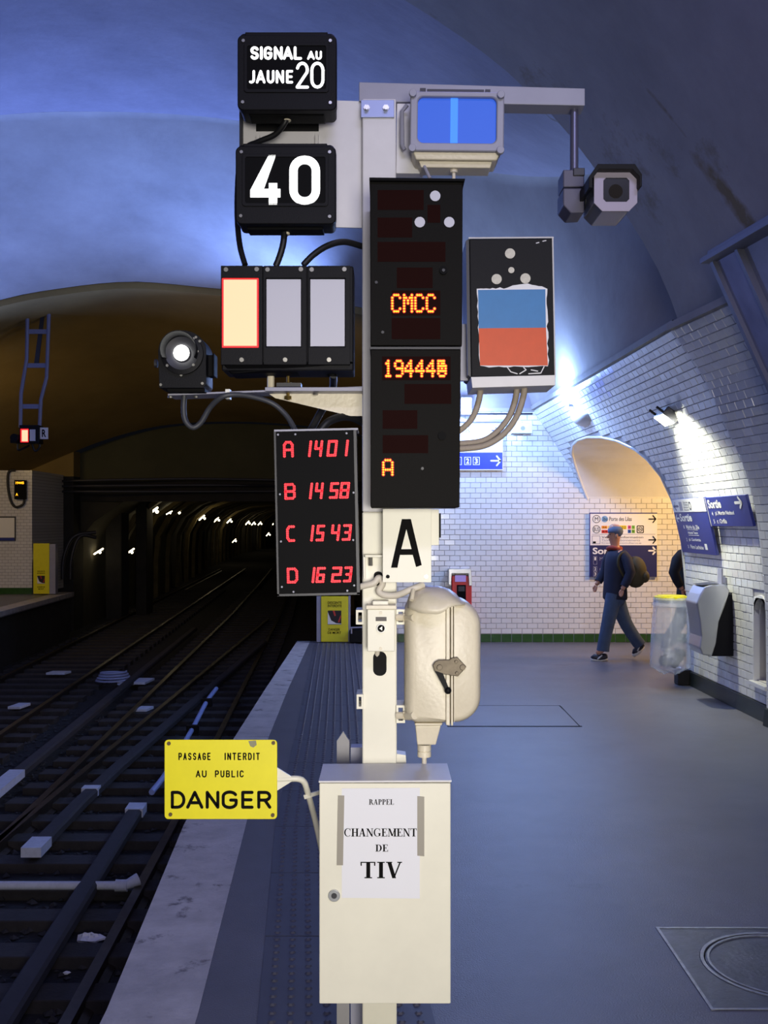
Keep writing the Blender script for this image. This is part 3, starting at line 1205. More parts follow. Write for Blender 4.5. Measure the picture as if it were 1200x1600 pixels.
# floor hatch
g = G()
HY0, HY1 = 9.02, 10.02
g.prism([(.55, HY0, 0), (1.68, HY0, 0), (1.66, HY1, 0), (.55, HY1, 0)], (0, 0, .004))
ht = g.build('floor_hatch', M_floor, label='flush rectangular asphalt-filled hatch in the platform floor behind the signal post', cat='hatch', bevel=.002)
g = G()
for a, b in (((.54, HY0 - .01), (1.69, HY0)), ((.54, HY1), (1.67, HY1 + .01)), ((1.665, HY0), (1.675, HY1))):
    g.box(a[0], b[0], a[1], b[1], 0, .0045)
g.build('hatch_joint', M_hole, ht)

# ------------------------------------------------------------------ tracks


def track_x(Y):
    t = [(-8, -1.25), (0, -1.50), (5.76, -1.75), (9.63, -1.92), (17.6, -2.35), (31.3, -3.08), (50, -4.3), (64, -5.3)]
    return lerpl(t, Y)


def sweep(name, xs, prof, m, parent, y0, y1, step=1.5, **kw):
    g = G()
    n = max(2, int((y1 - y0) / step))
    rows = []
    for i in range(n + 1):
        Y = y0 + (y1 - y0) * i / n
        rows.append([(xs(Y) + px, Y, pz) for px, pz in prof])
    g.loft(rows, closed=True)
    k = len(prof)
    g.f.append(tuple(range(k)))
    g.f.append(tuple(len(g.v) - k + i for i in range(k)))
    return g.build(name, m, parent, **kw)


RAILP = [(-.06, -1.15), (.06, -1.15), (.06, -1.135), (.012, -1.11), (.012, -1.035), (.035, -1.03), (.035, -1.0), (-.035, -1.0),
         (-.035, -1.03), (-.012, -1.035), (-.012, -1.11), (-.06, -1.135)]
t1 = thing('railway_track', 'running track beside the white platform edge, with dark wooden sleepers', 'track', (-3, 12, -1.15))
t2 = thing('railway_track', 'second running track along the opposite platform, past the dark gap between the tracks', 'track', (-6, 16, -1.15))
for tr, f0, f1, y0 in ((t1, lambda Y: track_x(Y), lambda Y: track_x(Y) - 1.44, 2.0),
                       (t2, lambda Y: -5.0 + (13.8 - Y) * .065, lambda Y: -6.44 + (13.8 - Y) * .065, 9.0)):
    sweep('rail', f0, RAILP, M_rail, tr, y0, 62)
    sweep('rail', f1, RAILP, M_rail, tr, y0, 62)
    sm = None
    Y = y0
    while Y < 44:
        cx = (f0(Y) + f1(Y)) / 2
        if sm is None:
            g = G()
            g.box(-1.1, 1.1, -.12, .12, -.02, .10)
            so = g.build('sleeper', M_wood, tr, bevel=.008)
            sm = so
            base_o = so
        else:
            so = base_o.copy()
            COL.objects.link(so)
        so.parent = tr
        so.matrix_parent_inverse = Matrix.Identity(4)
        so.location = Vector((cx, Y, -1.13)) - tr.location
        Y += .62
# crossover rail that runs straight between the two tracks
cr = sweep('crossover_rail', lambda Y: -3.33 + (Y - 9) * .002 if Y > 9 else -3.33, RAILP, M_rail, None, 8.0, 30)
cr['label'] = 'single crossover rail running straight through the middle of the tracks'
cr['category'] = 'rail'
# flat longitudinal beams with white end caps


def beam(fx, y0, y1, caps, label, w=.072, z0=-1.03, z1=-.955):
    b = thing('track_beam', label, 'beam', (fx((y0 + y1) / 2), (y0 + y1) / 2, z0), 'flat covered beams along the tracks')
    sweep('cover', fx, [(-w, z0), (w, z0), (w, z1 - .02), (w - .02, z1), (-w + .02, z1), (-w, z1 - .02)], M_guard, b, y0, y1)
    for a, c in caps:
        a -= .012
        sweep('end_cap', fx, [(-w - .012, z0), (w + .012, z0), (w + .012, z1 + .006), (-w - .012, z1 + .006)], M_cap, b, a, c, step=.2)
    return b


beam(lambda Y: -2.10 - (Y - 5.9) * .062, 3.4, 10.15, [(9.93, 10.15)], 'nearest grey track beam beside the platform, ending in a white cap next to the yellow danger sign')
beam(lambda Y: -2.93 - (Y - 9) * .03 + max(0, Y - 11) * .05, 8.75, 24, [(8.75, 9.05), (10.7, 10.82)], 'long grey track beam with a white cap at its near end and a second white joint')
beam(lambda Y: -4.00 - (Y - 11.6) * .055, 10.6, 27, [(10.6, 11.5)], 'far grey track beam in the gap between the two tracks, with a long white end')
# pipe across the track bed
pp_ = thing('drain_pipe', 'pale pipe lying across the near track bed', 'pipe', (-2.5, 7.9, -1.0))
g = G()
g.tube([(-3.4, 7.95, -.99), (-1.98, 7.95, -.99)], .032, 12)
g.build('pipe', M_cap, pp_, smooth=40)
g = G()
g.tube([(-2.02, 7.95, -.99), (-1.93, 7.95, -.99)], .045, 12).tube([(-1.95, 7.95, -.99), (-1.86, 8.0, -.96)], [.034, .05], 12)
g.build('elbow', M_cap, pp_, smooth=40)
g = G()
pts = [P(237, 1238, 10.2), P(262, 1205, 10.8), P(300, 1140, 12.6), P(322, 1098, 14.0), P(338, 1076, 15.2)]
g.tube(smooth_path(pts, 4), .03, 8)
bp = g.build('conduit_pipe', mat('blue_white_pipe', (150, 165, 215), .4), label='thin bluish pipe running along the track from the white beam cap behind the danger sign', cat='pipe', smooth=60)
g = G()
for q in (P(301, 1139, 12.6), P(323, 1097, 14.0)):
    g.box(q.x - .07, q.x + .07, q.y - .04, q.y + .04, q.z - .06, q.z + .045)
g.build('clamp', M_black, bp)
# ballast stones: a loose uncountable layer
rnd = random.Random(3)
g = G()
for i in range(5200):
    x = rnd.uniform(-7.0, -1.15)
    y = rnd.uniform(4.2, 16)
    if x * 1650 / y + 600 < -20:
        continue
    r = rnd.uniform(.018, .042)
    a = rnd.uniform(0, 6.28)
    h = r * rnd.uniform(.6, 1.1)
    c = Vector((x, y, -1.15))
    ring = [c + Vector((r * rnd.uniform(.7, 1.2) * math.cos(a + k * 1.571), r * rnd.uniform(.7, 1.2) * math.sin(a + k * 1.571), .01)) for k in range(4)]
    top = c + Vector((rnd.uniform(-.3, .3) * r, rnd.uniform(-.3, .3) * r, h))
    g.add(ring + [top], [(0, 1, 4), (1, 2, 4), (2, 3, 4), (3, 0, 4)])
g.build('ballast', M_stone, trackbed, kind='stuff', fix=False)


def litter(c, r, seed, label, flat=.45):
    rn = random.Random(seed)
    g = G()
    n, m_ = 12, 7
    vs, fs = [], []
    for i in range(m_ + 1):
        t = math.pi * i / m_
        for k in range(n):
            a = 2 * math.pi * k / n
            q = rn.uniform(.62, 1.25)
            vs.append(Vector(c) + Vector((r * math.sin(t) * math.cos(a) * q * 1.4, r * math.sin(t) * math.sin(a) * q, max(-.02, r * flat * math.cos(t) * q))))
    for i in range(m_):
        for k in range(n):
            fs.append((i * n + k, (i + 1) * n + k, (i + 1) * n + (k + 1) % n, i * n + (k + 1) % n))
    g.add(vs, fs)
    g.build('crumpled_paper', mat('grey_paper', (232, 232, 238), .8), label=label, cat='litter', fix=False)


litter(P(141, 1466, 7.25), .07, 1, 'crumpled pale paper between the near rail and the beam, above the smaller scraps')
litter(P(62, 1550, 6.55), .055, 2, 'torn pale paper scrap close to the bottom of the near track')
litter(P(104, 1520, 6.75), .018, 4, 'tiny pale paper ball between the two larger scraps')
litter(P(197, 1068, 18.5), .13, 5, 'pale crumpled wrapper on the dark gap between the tracks')
# cable coil between the tracks
g = G()
cc = P(178, 1058, 18.4)
path = []
for k in range(90):
    a = 2 * math.pi * k / 22
    r = .32 - .0012 * k
    path.append(cc + Vector((r * math.cos(a), r * .8 * math.sin(a), .002 * k - .08)))
g.tube(path, .018, 6)
g.build('cable_coil', mat('pale_cable', (150, 156, 190), .5), label='coil of pale cable lying between the two tracks', cat='cable', smooth=60)
for (x0, y0, x1, y1, Y, lab) in ((208, 1059, 232, 1066, 17.2, 'flat white plate on the track beyond the cable coil'),
                                 (212, 1103, 232, 1108, 15.1, 'small bluish white plate beside the near track, below the cable coil'),
                                 (75, 1048, 104, 1051, 18.6, 'thin pale bar lying across the second track'),
                                 (18, 1098, 37, 1104, 15.6, 'short pale bar with a bent end by the rail of the second track')):
    g = G()
    zt = -1.0 if Y > 15.2 else -1.02
    yy = (H - zt) * F / ((y0 + y1) / 2 - HOR)
    x0w, x1w = X(x0, yy), X(x1, yy)
    d = max(.08, (y1 - y0) * yy / F * yy / (H - zt))
    g.prism([(x0w, yy - d / 2, zt - .04), (x1w, yy - d / 2, zt - .04), (x1w + .05, yy + d / 2, zt - .04), (x0w + .05, yy + d / 2, zt - .04)], (0, 0, .04))
    g.build('metal_plate', M_cap, label=lab, cat='plate', bevel=.004)

# ------------------------------------------------------------------ opposite platform
g = G()
g.prism([(-7.52, 8, 0), (-7.45, 20.5, 0), (-7.70, 26.2, 0), (-12.1, 26.2, 0), (-12.1, 8, 0)], (0, 0, -.12))
g.build('floor_opposite', M_floor, kind='structure', keep=True)
g = G()
g.prism([(-7.51, 8, .004), (-7.44, 20.5, .004), (-7.69, 26.2, .004), (-8.05, 26.2, .004), (-7.8, 20.5, .004), (-7.85, 8, .004)], (0, 0, -.1))
g.build('trim_4', M_edge, kind='structure', keep=True)
g = G()
g.prism([(-7.62, 8, -.1), (-7.55, 20.5, -.1), (-7.8, 26.2, -.1), (-12.1, 26.2, -.1), (-12.1, 8, -.1)], (0, 0, -1.1))
g.build('wall_opposite_platform_side', M_concrete, kind='structure', keep=True)
YO = 25.5
m_br = bpy.data.materials.new('far_white_tiles')
m_br.use_nodes = True
nt = m_br.node_tree
bk = nt.nodes.new('ShaderNodeTexBrick')
bk.inputs['Color1'].default_value = (.72, .70, .66, 1)
bk.inputs['Color2'].default_value = (.66, .64, .60, 1)
bk.inputs['Mortar'].default_value = (.30, .29, .27, 1)
bk.inputs['Scale'].default_value = 1
bk.inputs['Mortar Size'].default_value = .004
bk.inputs['Brick Width'].default_value = .15
bk.inputs['Row Height'].default_value = .075
tc = nt.nodes.new('ShaderNodeTexCoord')
mp = nt.nodes.new('ShaderNodeMapping')
mp.inputs['Rotation'].default_value = (math.radians(-90), 0, 0)
nt.links.new(tc.outputs['Object'], mp.inputs['Vector'])
nt.links.new(mp.outputs['Vector'], bk.inputs['Vector'])
nt.links.new(bk.outputs['Color'], nt.nodes['Principled BSDF'].inputs['Base Color'])
nt.nodes['Principled BSDF'].inputs['Roughness'].default_value = .2
g = G()
g.box(-12.2, X(50, YO), YO, YO + 2.5, 0, Z(735, YO))
g.build('wall_opposite', m_br, kind='structure', keep=True)
g = G()
g.box(-12.2, X(50, YO) + .01, YO - .02, YO, 0, .15)
g.build('baseboard_opposite', M_green, kind='structure', keep=True)
# display on the opposite wall
Yd = YO - .15
dsp = thing('small_led_display', 'small black display with orange digits on the tiled end wall of the opposite platform', 'display', P(31, 780, Yd))
g = G()
g.pbox(22, 750, 39, 780, Yd, .14)
g.build('housing', M_blackp, dsp, bevel=.01)
ptext('19445', 24.5, 752.5, 37.5, 756.5, Yd, M_orange, dsp, bold=.03, name='digits')
ptext('A', 24.5, 770.5, 28, 774.5, Yd, M_orange, dsp, bold=.03, name='digits')
g = G()
g.tube(smooth_path([P(24, 735, YO - .03), P(14, 737, YO - .05), P(12, 755, YO - .05), P(16, 780, YO - .05), P(24, 792, YO - .06), P(36, 788, YO - .06), P(38, 778, YO - .05)], 5), .03, 8)
g.build('cable', M_rubber, label='dark cable looping around the small display on the opposite tiled wall', cat='cable', smooth=60)
pb = thing('poster_board', 'framed pale notice board with a dark foot strip on the opposite tiled wall', 'board', P(2, 845, YO))
g = G()
g.pbox(-20, 807, 24, 845, YO - .04, .04)
g.build('frame', M_darkgrey, pb)
g = G()
g.pbox(-18, 809, 22.5, 840, YO - .045, .01)
g.build('sheet', M_signwhite, pb)
g = G()
g.pbox(-18, 840.5, 22.5, 844.5, YO - .045, .01)
g.build('foot_strip', M_navy, pb)


def keepout(name, label, x0, y0, x1, y1, Y, post_side, dark):
    t = thing(name, label, 'sign', P((x0 + x1) / 2, y1, Y))
    g = G()
    g.pbox(x0, y0, x1, y1, Y, .05)
    g.build('board', M_yellow, t, bevel=.006)
    w, h = x1 - x0, y1 - y0
    g = G()
    if post_side > 0:
        g.pbox(x1, y0 + 1, x1 + w * .38, y1, Y + .02, .2)
    else:
        g.pbox(x0 - w * .16, y0, x0 - .3, y1, Y + .01, .12)
        g.build('side_post', M_greyp, t)
        g = G()
        g.pbox(x1 + .3, y0, x1 + w * .08, y1, Y + .01, .12)
    g.build('side_post', M_greyp, t)
    if dark:
        ptext('DESCENTE', x0 + w * .25, y0 + h * .11, x0 + w * .76, y0 + h * .165, Y, M_ink, t, .02)
        ptext('INTERDITE', x0 + w * .25, y0 + h * .18, x0 + w * .76, y0 + h * .235, Y, M_ink, t, .02)
        ptext('DANGER', x0 + w * .28, y0 + h * .70, x0 + w * .70, y0 + h * .755, Y, M_ink, t, .02)
        ptext('DE MORT', x0 + w * .25, y0 + h * .77, x0 + w * .74, y0 + h * .825, Y, M_ink, t, .02)
        a0, b0, a1, b1 = x0 + w * .25, y0 + h * .31, x0 + w * .75, y0 + h * .62
    else:
        ptext('DESCENTE', x0 + w * .25, y0 + h * .54, x0 + w * .72, y0 + h * .565, Y, M_ink, t, .02)
        ptext('INTERDITE', x0 + w * .25, y0 + h * .58, x0 + w * .72, y0 + h * .605, Y, M_ink, t, .02)
        ptext('DANGER DE', x0 + w * .25, y0 + h * .85, x0 + w * .72, y0 + h * .875, Y, M_ink, t, .02)
        ptext('MORT', x0 + w * .32, y0 + h * .89, x0 + w * .66, y0 + h * .915, Y, M_ink, t, .02)
        a0, b0, a1, b1 = x0 + w * .25, y0 + h * .64, x0 + w * .72, y0 + h * .80
    g = G()
    g.pbox(a0, b0, a1, b1, Y - .002, .002)
    pc = g.build('picture', mat('picture_dark', (34, 26, 30), .6), t)
    g = G()
    q = lambda u, v: (a0 + (a1 - a0) * u, b0 + (b1 - b0) * v)
    g.pprism([q(0, .1), q(.25, .7), q(.62, .9), q(1, .93), q(1, .97), q(0, .97)], Y - .004, .002)
    g.build('picture_white', M_signwhite, pc)
    g = G()
    g.pprism([q(.35, 0), q(.5, 0), q(.6, .35), q(.5, .4)], Y - .004, .002)
    g.pprism([q(.75, .8), q(.95, .3), q(.97, .45), q(.85, .85)], Y - .004, .002)
    g.build('picture_red', M_redplastic, pc)
    return t


keepout('keep_out_sign', 'yellow keep out sign with a picture, below the red number display', 501.5, 932, 544, 1003, 15.2, -1, True)
keepout('keep_out_sign', 'tall yellow keep out sign with a grey post at the end of the opposite platform', 52, 849, 77, 928, 25.2, 1, False)
# low dark box and rail behind the near keep-out sign
g = G()
g.pbox(546, 985, 570, 1004, 15.1, .3)
g.build('floor_box', M_black, label='low black box beside the near keep out sign', cat='box', bevel=.01)
g = G()
g.tube([P(547, 981, 15.1), P(572, 980, 15.1)], .012, 8).tube([P(549, 981, 15.1), P(549, 990, 15.1)], .012, 8)
g.build('hand_rail', M_greyp, label='thin grey rail over the low black box at the platform end', cat='rail')

# hanging frame with its small signal
YH = 20.0
hf = thing('hanging_signal_frame', 'ladder-like grey frame hanging from the far vault and carrying a small signal', 'frame', P(55, 487, YH))
g = G()
g.tube([P(43, 478, YH), P(42, 560, YH), P(33, 615, YH), P(32, 668, YH)], .035, 6)
g.tube([P(77, 480, YH), P(73, 590, YH), P(64, 625, YH), P(62, 668, YH)], .035, 6)
g.build('upright', mat('frame_blue_grey', (116, 120, 150), .6), hf)
for y, x0, x1 in ((518, 43, 74), (571, 41, 73), (635, 33, 63)):
    g = G()
    g.pbox(x0, y - 3.5, x1, y + 3.5, YH, .03)
    g.build('rung', mat('frame_blue_grey', (96, 100, 130), .6), hf)
g = G()
g.prism([P(64, 487, YH + .05), P(70, 487, YH + .05), P(60, 570, YH + .05), P(53, 570, YH + .05)], (0, .02, 0))
g.build('brace', M_darkgrey, hf)
g = G()
g.pbox(34, 480, 84, 486, YH - .05, .14)
g.build('top_bracket', M_darkgrey, hf)
ss = thing('small_track_signal', 'small black signal box with one lit orange panel, hanging over the far track', 'signal', P(45, 693, YH - .1))
g = G()
g.pbox(30, 664, 61, 693, YH - .2, .25)
g.build('housing', M_black, ss, bevel=.01)
g = G()
g.pbox(32, 670, 44, 691, YH - .215, .015)
a = g.build('red_rim', M_redrim, ss)
g = G()
g.pbox(34, 672, 43, 689.5, YH - .23, .015)
g.build("lit_panel", M_redlamp, a)
g = G()
g.pbox(46.5, 671, 55, 689, YH - .215, .015)
g.build('unlit_panel', M_unlit, ss)
rp = thing('letter_plate', 'white plate with the black letter R beside the small hanging signal', 'sign', P(68, 686, YH - .15))
g = G()
g.pbox(62.5, 668, 75, 686, YH - .15, .02)
g.build('plate', M_white, rp)
ptext('R', 65.5, 671, 72, 683, YH - .15, M_ink, rp, .03)
g = G()
g.pcyl(22, 684, 6.5, YH - .25, .3, 12)
g.pbox(16, 684, 28, 692, YH - .22, .25)
g.build('small_spot_signal', M_black, label='unlit round black lamp at the side of the small hanging signal', cat='signal')
g = G()
g.tube(smooth_path([P(28, 690, YH - .1), P(28, 703, YH - .1), P(38, 700, YH - .1), P(46, 696, YH - .1)], 4), .02, 6)
g.tube(smooth_path([P(50, 693, YH - .1), P(55, 705, YH - .1), P(62, 698, YH - .1), P(60, 690, YH - .1)], 4), .02, 6)
g.build('signal_cable', M_rubber, label='thin cables looping under the small hanging signal', cat='cable')

# tunnel lamps
lamp_px = [(237, 798, 34.5, 1.6), (262, 801, 38, .8), (274, 800, 40, 1.2), (314, 809, 51, 1.1), (337, 812, 66, 1.0), (357, 814, 74, .9), (386, 817, 88, .8),
           (395, 818, 94, .7), (405, 818, 100, .7), (422, 818, 120, .8), (427, 824, 126, 1.4), (150, 862, 30.2, 1.2), (200, 862, 33, 1.2), (365, 845, 70, .7), (418, 835, 110, .7)]
ORD = ['second', 'third', 'fourth', 'fifth', 'sixth', 'seventh', 'eighth', 'ninth', 'tenth']
LAMP_LABELS = ['nearest and brightest tube lamp of the row along the dark tunnel wall'] + ['small lit tube lamp, %s from the brightest in the tunnel row' % o for o in ORD[:9]] + \
    ['bright low lamp where the tunnel row disappears behind the red number display', 'low lit niche lamp closer to the opposite platform',
     'low lit niche lamp between the two sooty columns and the tunnel row', 'single small lamp below the middle of the tunnel row', 'faint lamp below the end of the tunnel row']
for i, (x, y, Y, s_) in enumerate(lamp_px):
    t = thing('tunnel_lamp', LAMP_LABELS[i], 'lamp', P(x, y, Y), 'lamps of the dark tunnel')
    k = Y / F
    g = G()
    c = P(x, y, Y)
    g.tube([c + Vector((-2.4 * k * s_, 0, -3.2 * k * s_)), c + Vector((1.8 * k * s_, .6, 3.2 * k * s_))], 1.0 * k * s_, 6)
    g.build('tube', M_flame, t)
    g = G()
    g.ball(c + Vector((5.2 * k * s_, 0, -1.0 * k * s_)), 1.7 * k * s_, 1.7 * k * s_, 1.7 * k * s_, 8, 6)
    g.build('bulb', M_flame, t)
    g = G()
    g.box(c.x - 3 * k * s_, c.x + 6 * k * s_, c.y + .3, c.y + .45, c.z - .6 * k, c.z + .6 * k)
    g.build('bracket', M_darkgrey, t)
    if i in (0, 3, 5, 8, 11, 12):
        point('tunnel_lamp_light', c + Vector((.6, -.6, -.1)), 9 if i < 11 else 3, (1, .80, .45), .1)
# dark columns between the tunnel mouths
for x0, x1, Y, lab in ((212, 229, 32, 'sooty square column in the tunnel mouth between the lit niches and the running tunnel'), (165, 190, 31, 'sooty square column between the two low lit niche lamps')):
    g = G()
    g.pbox(x0, 745, x1, 815 + 2.9 * F / Y, Y, .9)
    g.build('tunnel_column', M_concrete, label=lab, cat='column', bevel=.03)
# cable runs under the lintel
for k in range(3):
    g = G()
    g.tube(smooth_path([P(88, 752 + 8 * k, 27.9), P(160, 750 + 9 * k, 27.9), P(300, 748 + 10 * k, 28.3), P(430, 750 + 9 * k, 28.4)], 4), .035, 6)
    g.build('cable_run', M_darkgrey, label='%s dark cable stretched across the tunnel mouth under the lintel' % ('topmost', 'middle', 'lowest')[k], cat='cable', group='cable runs under the lintel', smooth=60)
for k in range(2):
    g = G()
    g.tube(smooth_path([P(98 + 12 * k, 905, 27.6), P(100 + 12 * k, 870, 27.6), P(116 + 9 * k, 838, 27.7), P(150, 832 + 8 * k, 27.9)], 5), .05, 8)
    g.build('bent_pipe', M_darkgrey, label='%s dark bent pipe rising beside the tall yellow keep out sign' % ('outer', 'inner')[k], cat='pipe', group='bent pipes at the tunnel mouth', smooth=60)

# ------------------------------------------------------------------ signal post and its equipment
YP = 3.0        # front face of the post


def screw(g, x, y, Y, r=3.2, d=.004, n=10):
    g.pcyl(x, y, r, Y - d, d, n)


post = thing('signal_post', 'tall square post coloured grey-white in cool light above and cream in warm light below, carrying all the signals', 'post', P(593, HOR + H * F / YP, YP))
# two shaft colours hold the cool light above and warm light below
g = G()
g.box(X(566, YP), X(620, YP), YP, YP + .098, 0, Z(800, YP))
# slot under the push button box
pl_ = g.build('lower_shaft', M_cream, post, bevel=.004)
g = G()
g.box(X(566, YP), X(619, YP), YP, YP + .098, Z(800, YP), Z(154, YP))
g.build('upper_shaft', M_white, post, bevel=.004)
g = G()
g.box(X(540, YP), X(640, YP), YP - .03, YP + .16, 0, .012)
g.build('foot_plate', M_cream, post, bevel=.003)
for x, y in ((546, 0), (633, 0)):
    g = G()
    g.cyl((X(x, YP), YP - .01, .012), (X(x, YP), YP - .01, .035), .011, 6)
    g.build('anchor_bolt', M_steel, post)
g = G()
g.pprism(rr(583, 1018, 604, 1056, 9.5), YP - .0012, .002)
sl = g.build('slot', M_hole, post)
g = G()
g.tube(smooth_path([P(590, 1016, YP - .001), P(589, 1030, YP + .012), P(592, 1042, YP + .03)], 4), .008, 8)
g.build('slot_cable', M_creamcable, sl, smooth=60)
g = G()
g.pprism(rr(584, 893, 598, 915, 6), YP - .0012, .002)
g.build('slot', M_hole, post)
# angle bracket above the slot
g = G()
g.pbox(568, 867, 598, 871, YP - .035, .035)
g.pbox(568, 867, 571, 905, YP - .035, .035)
g.build('angle_bracket', M_cream, post, bevel=.001)
g = G()
g.cyl(P(579, 871, YP - .018), P(579, 884, YP - .018), .006, 8)
g.build('bracket_bolt', M_steel, post)
# cross arm
YA = 3.02
g = G()
g.prism([P(561, 128, YA), P(914, 138, YA), P(914, 165, YA), P(561, 158, YA)], (0, .07, 0))
g.build('cross_arm', M_greyp, post, bevel=.002)
g = G()
g.pprism([(564, 156), (616, 156), (616, 183), (564, 183)], YP - .008, .008)
ap = g.build('arm_bracket', mat('bracket_zinc', (150, 160, 196), .4, .4), post, bevel=.001)
for x in (573, 603):
    g = G()
    g.pcyl(x, 168, 5.2, YP - .013, .005, 6)
    g.pcyl(x, 168, 3.0, YP - .024, .012, 10)
    g.build('bolt', M_steel, ap)
g = G()
g.pcyl(0, 0, 0, 1, .1) if False else None
c = P(897, 160, YA + .035)
d = P(897, 268, YA + .035)
g.cyl(c, d, 6.6 * YA / F, 18)
g.build('drop_pipe', mat('pipe_metal', (104, 104, 128), .35, .5), post, smooth=40)
# wide plate that carries the speed signs
YB = 3.03
g = G()
g.pprism([(377, 152), (566, 158), (566, 356), (377, 352)], YB, .006)
bp_ = g.build('sign_plate', M_white, post, bevel=.001)
g = G()
g.pprism([(400, 152), (498, 152), (498, 205), (400, 205)], YB - .002, .003)
g.build('cut_out', M_hole, bp_)
g = G()
g.pbox(374, 150, 379, 352, YB - .02, .03)
g.build('plate_edge', M_darkgrey, bp_)
for x in (403, 495):
    g = G()
    g.pbox(x - 2.5, 210, x + 2.5, 226, YB - .02, .02)
    g.build('plate_rib', M_white, bp_)
# shelf with gusset
YSH = 2.92
g = G()
a, b = P(262, 618, YSH), P(566, 607, YSH)
g.prism([a, b, b + Vector((0, 0, .006)), a + Vector((0, 0, .005))], (0, .10, 0))
sh = g.build('shelf_bar', M_greyp, post, bevel=.001)
g = G()
g.pprism([(414, 605), (566, 605), (566, 611), (414, 611)], YSH - .012, .13)
g.build('shelf_plate', M_greyp, post, bevel=.001)
g = G()
g.pprism([(415, 612), (566, 612), (566, 650), (548, 650), (430, 622)], YSH + .05, .005)
g.build('gusset', M_creamd, post)
for x, y in ((266, 619), (306, 619), (493, 614)):
    g = G()
    g.cyl(P(x, y, YSH + .02), P(x, y + 3, YSH + .02), .007, 8)
    g.build('shelf_bolt', M_steel, sh)
g = G()
g.pbox(352, 608, 359, 623, YSH - .004, .03)
g.build('cable_tie', M_signwhite, sh)
g = G()
g.cyl(P(450, 586, YSH + .03), P(450, 625, YSH + .03), .0045, 8)
g.cyl(P(450, 619, YSH + .03), P(450, 624, YSH + .03), .011, 6)
g.cyl(P(450, 598, YSH + .03), P(450, 604, YSH + .03), .011, 6)
g.build('threaded_rod', M_brass, sh)
g = G()
g.pbox(432, 598, 470, 604, YSH + .01, .05)
g.build('rod_washer_plate', M_darkgrey, sh)
# band clamps on the post
for x0, y0, x1, y1, s_ in ((556, 953, 569, 976, -1), (619, 952, 633, 976, 1), (557, 1085, 568, 1108, -1), (619, 1102, 633, 1130, 1)):
    g = G()
    o = [(x0, y0), (x1, y0), (x1, y1), (x0, y1)]
    i = [(x0 + 3.5, y0 + 4), (x1 - 3.5, y0 + 4), (x1 - 3.5, y1 - 4), (x0 + 3.5, y1 - 4)]
    g.ring([P(x, y, YP - .01) for x, y in o], [P(x, y, YP - .01) for x, y in i], (0, .09, 0))
    cl_ = g.build('clamp', M_cream, post, bevel=.001)
    g = G()
    g.cyl(P(x0 + 1, (y0 + y1) / 2, YP + .03), P(x1 - 1, (y0 + y1) / 2, YP + .03), .006, 8)
    g.build('clamp_bolt', M_steel, cl_)
for x0, y0, x1, y1, lab in ((548, 1168, 566, 1196, 'small dark grey box low behind the post, beside the pointed stake'),):
    g = G()
    g.pbox(x0, y0, x1, HOR + H * F / 3.12 - 5, YP + .12, .05)
    g.build('base_channel', M_greyp, post)
g = G()
g.pprism([(620, 1178), (634, 1180), (638, 1240), (620, 1240)], YP + .02, .05)
g.build('base_gusset', M_cream, post)

# pointed stake
g = G()
Ysk = 3.14
xl, xr = X(526, Ysk), X(546, Ysk)
g.prism([(xl, Ysk, 0), (xr, Ysk, 0), (xr, Ysk, Z(1158, Ysk)), ((xl + xr) / 2, Ysk, Z(1143, Ysk)), (xl, Ysk, Z(1158, Ysk))], (0, .012, 0))
g.build('pointed_stake', mat('stake_grey', (150, 148, 150), .5), label='pale flat stake with a pointed top standing behind the cream cabinet', cat='stake', bevel=.001)

# --- illuminated speed signs


def sign_box(label, x0, y0, x1, y1, Y, loc):
    t = thing('illuminated_sign', label, 'sign', loc)
    g = G()
    g.pprism(rr(x0, y0, x1, y1, 9), Y, .03)
    fr_ = g.build('front_frame', M_black, t, bevel=.003, smooth=40)
    g = G()
    g.pprism(rr(x0 + 3, y0 - 2, x1 - 2, y1 + 2, 8), Y + .03, .085)
    g.build('housing', M_black, t, bevel=.003, smooth=40)
    g = G()
    g.pprism([(x0 + 16, y1 - 5), (x1 - 20, y1 - 5), (x1 - 20, y1 + 9), (x0 + 18, y1 + 9)], Y + .04, .06)
    g.build('bottom_lip', M_blackp, t, bevel=.002)
    g = G()
    g.pprism([(x0 + 12, y0 - 4), (x1 - 14, y0 - 4), (x1 - 14, y0 + 3), (x0 + 12, y0 + 3)], Y + .01, .06)
    g.build('top_lip', M_black, t, bevel=.002)
    # recessed pane set in a raised inner frame
    g = G()
    a = rr(x0 + 10, y0 + 12, x1 - 12, y1 - 28, 5)
    b = rr(x0 + 15, y0 + 17, x1 - 17, y1 - 33, 3)
    g.ring([P(x, y, Y - .004) for x, y in a], [P(x, y, Y - .004) for x, y in b], (0, .006, 0))
    g.build('inner_frame', M_black, t, bevel=.001)
    g = G()
    g.pprism(rr(x0 + 14, y0 + 16, x1 - 16, y1 - 32, 3), Y - .001, .002)
    g.build('pane', M_blackp, t)
    for sx, sy_ in ((x0 + 9, y0 + 9), (x1 - 10, y0 + 9), (x0 + 8, y1 - 13), (x1 - 10, y1 - 12)):
        g = G()
        screw(g, sx, sy_, Y, 2.6)
        g.build('screw', M_steel, t)
    g = G()
    c = P(x0 + (x1 - x0) * .5, y1 + 6, Y + .07)
    g.cyl(c, c - Vector((0, 0, .02)), .011, 12)
    g.build('cable_gland', M_creamd, t)
    return t


YS1 = 2.86
s20 = sign_box('black illuminated sign reading Signal au jaune 20, topmost on the post', 371, 54, 526, 172, YS1, P(448, 172, YS1))
fr = Frame(P(0, 0, YS1), (1, 0, 0), (0, 0, 1), (0, -1, 0))
k1 = YS1 / F


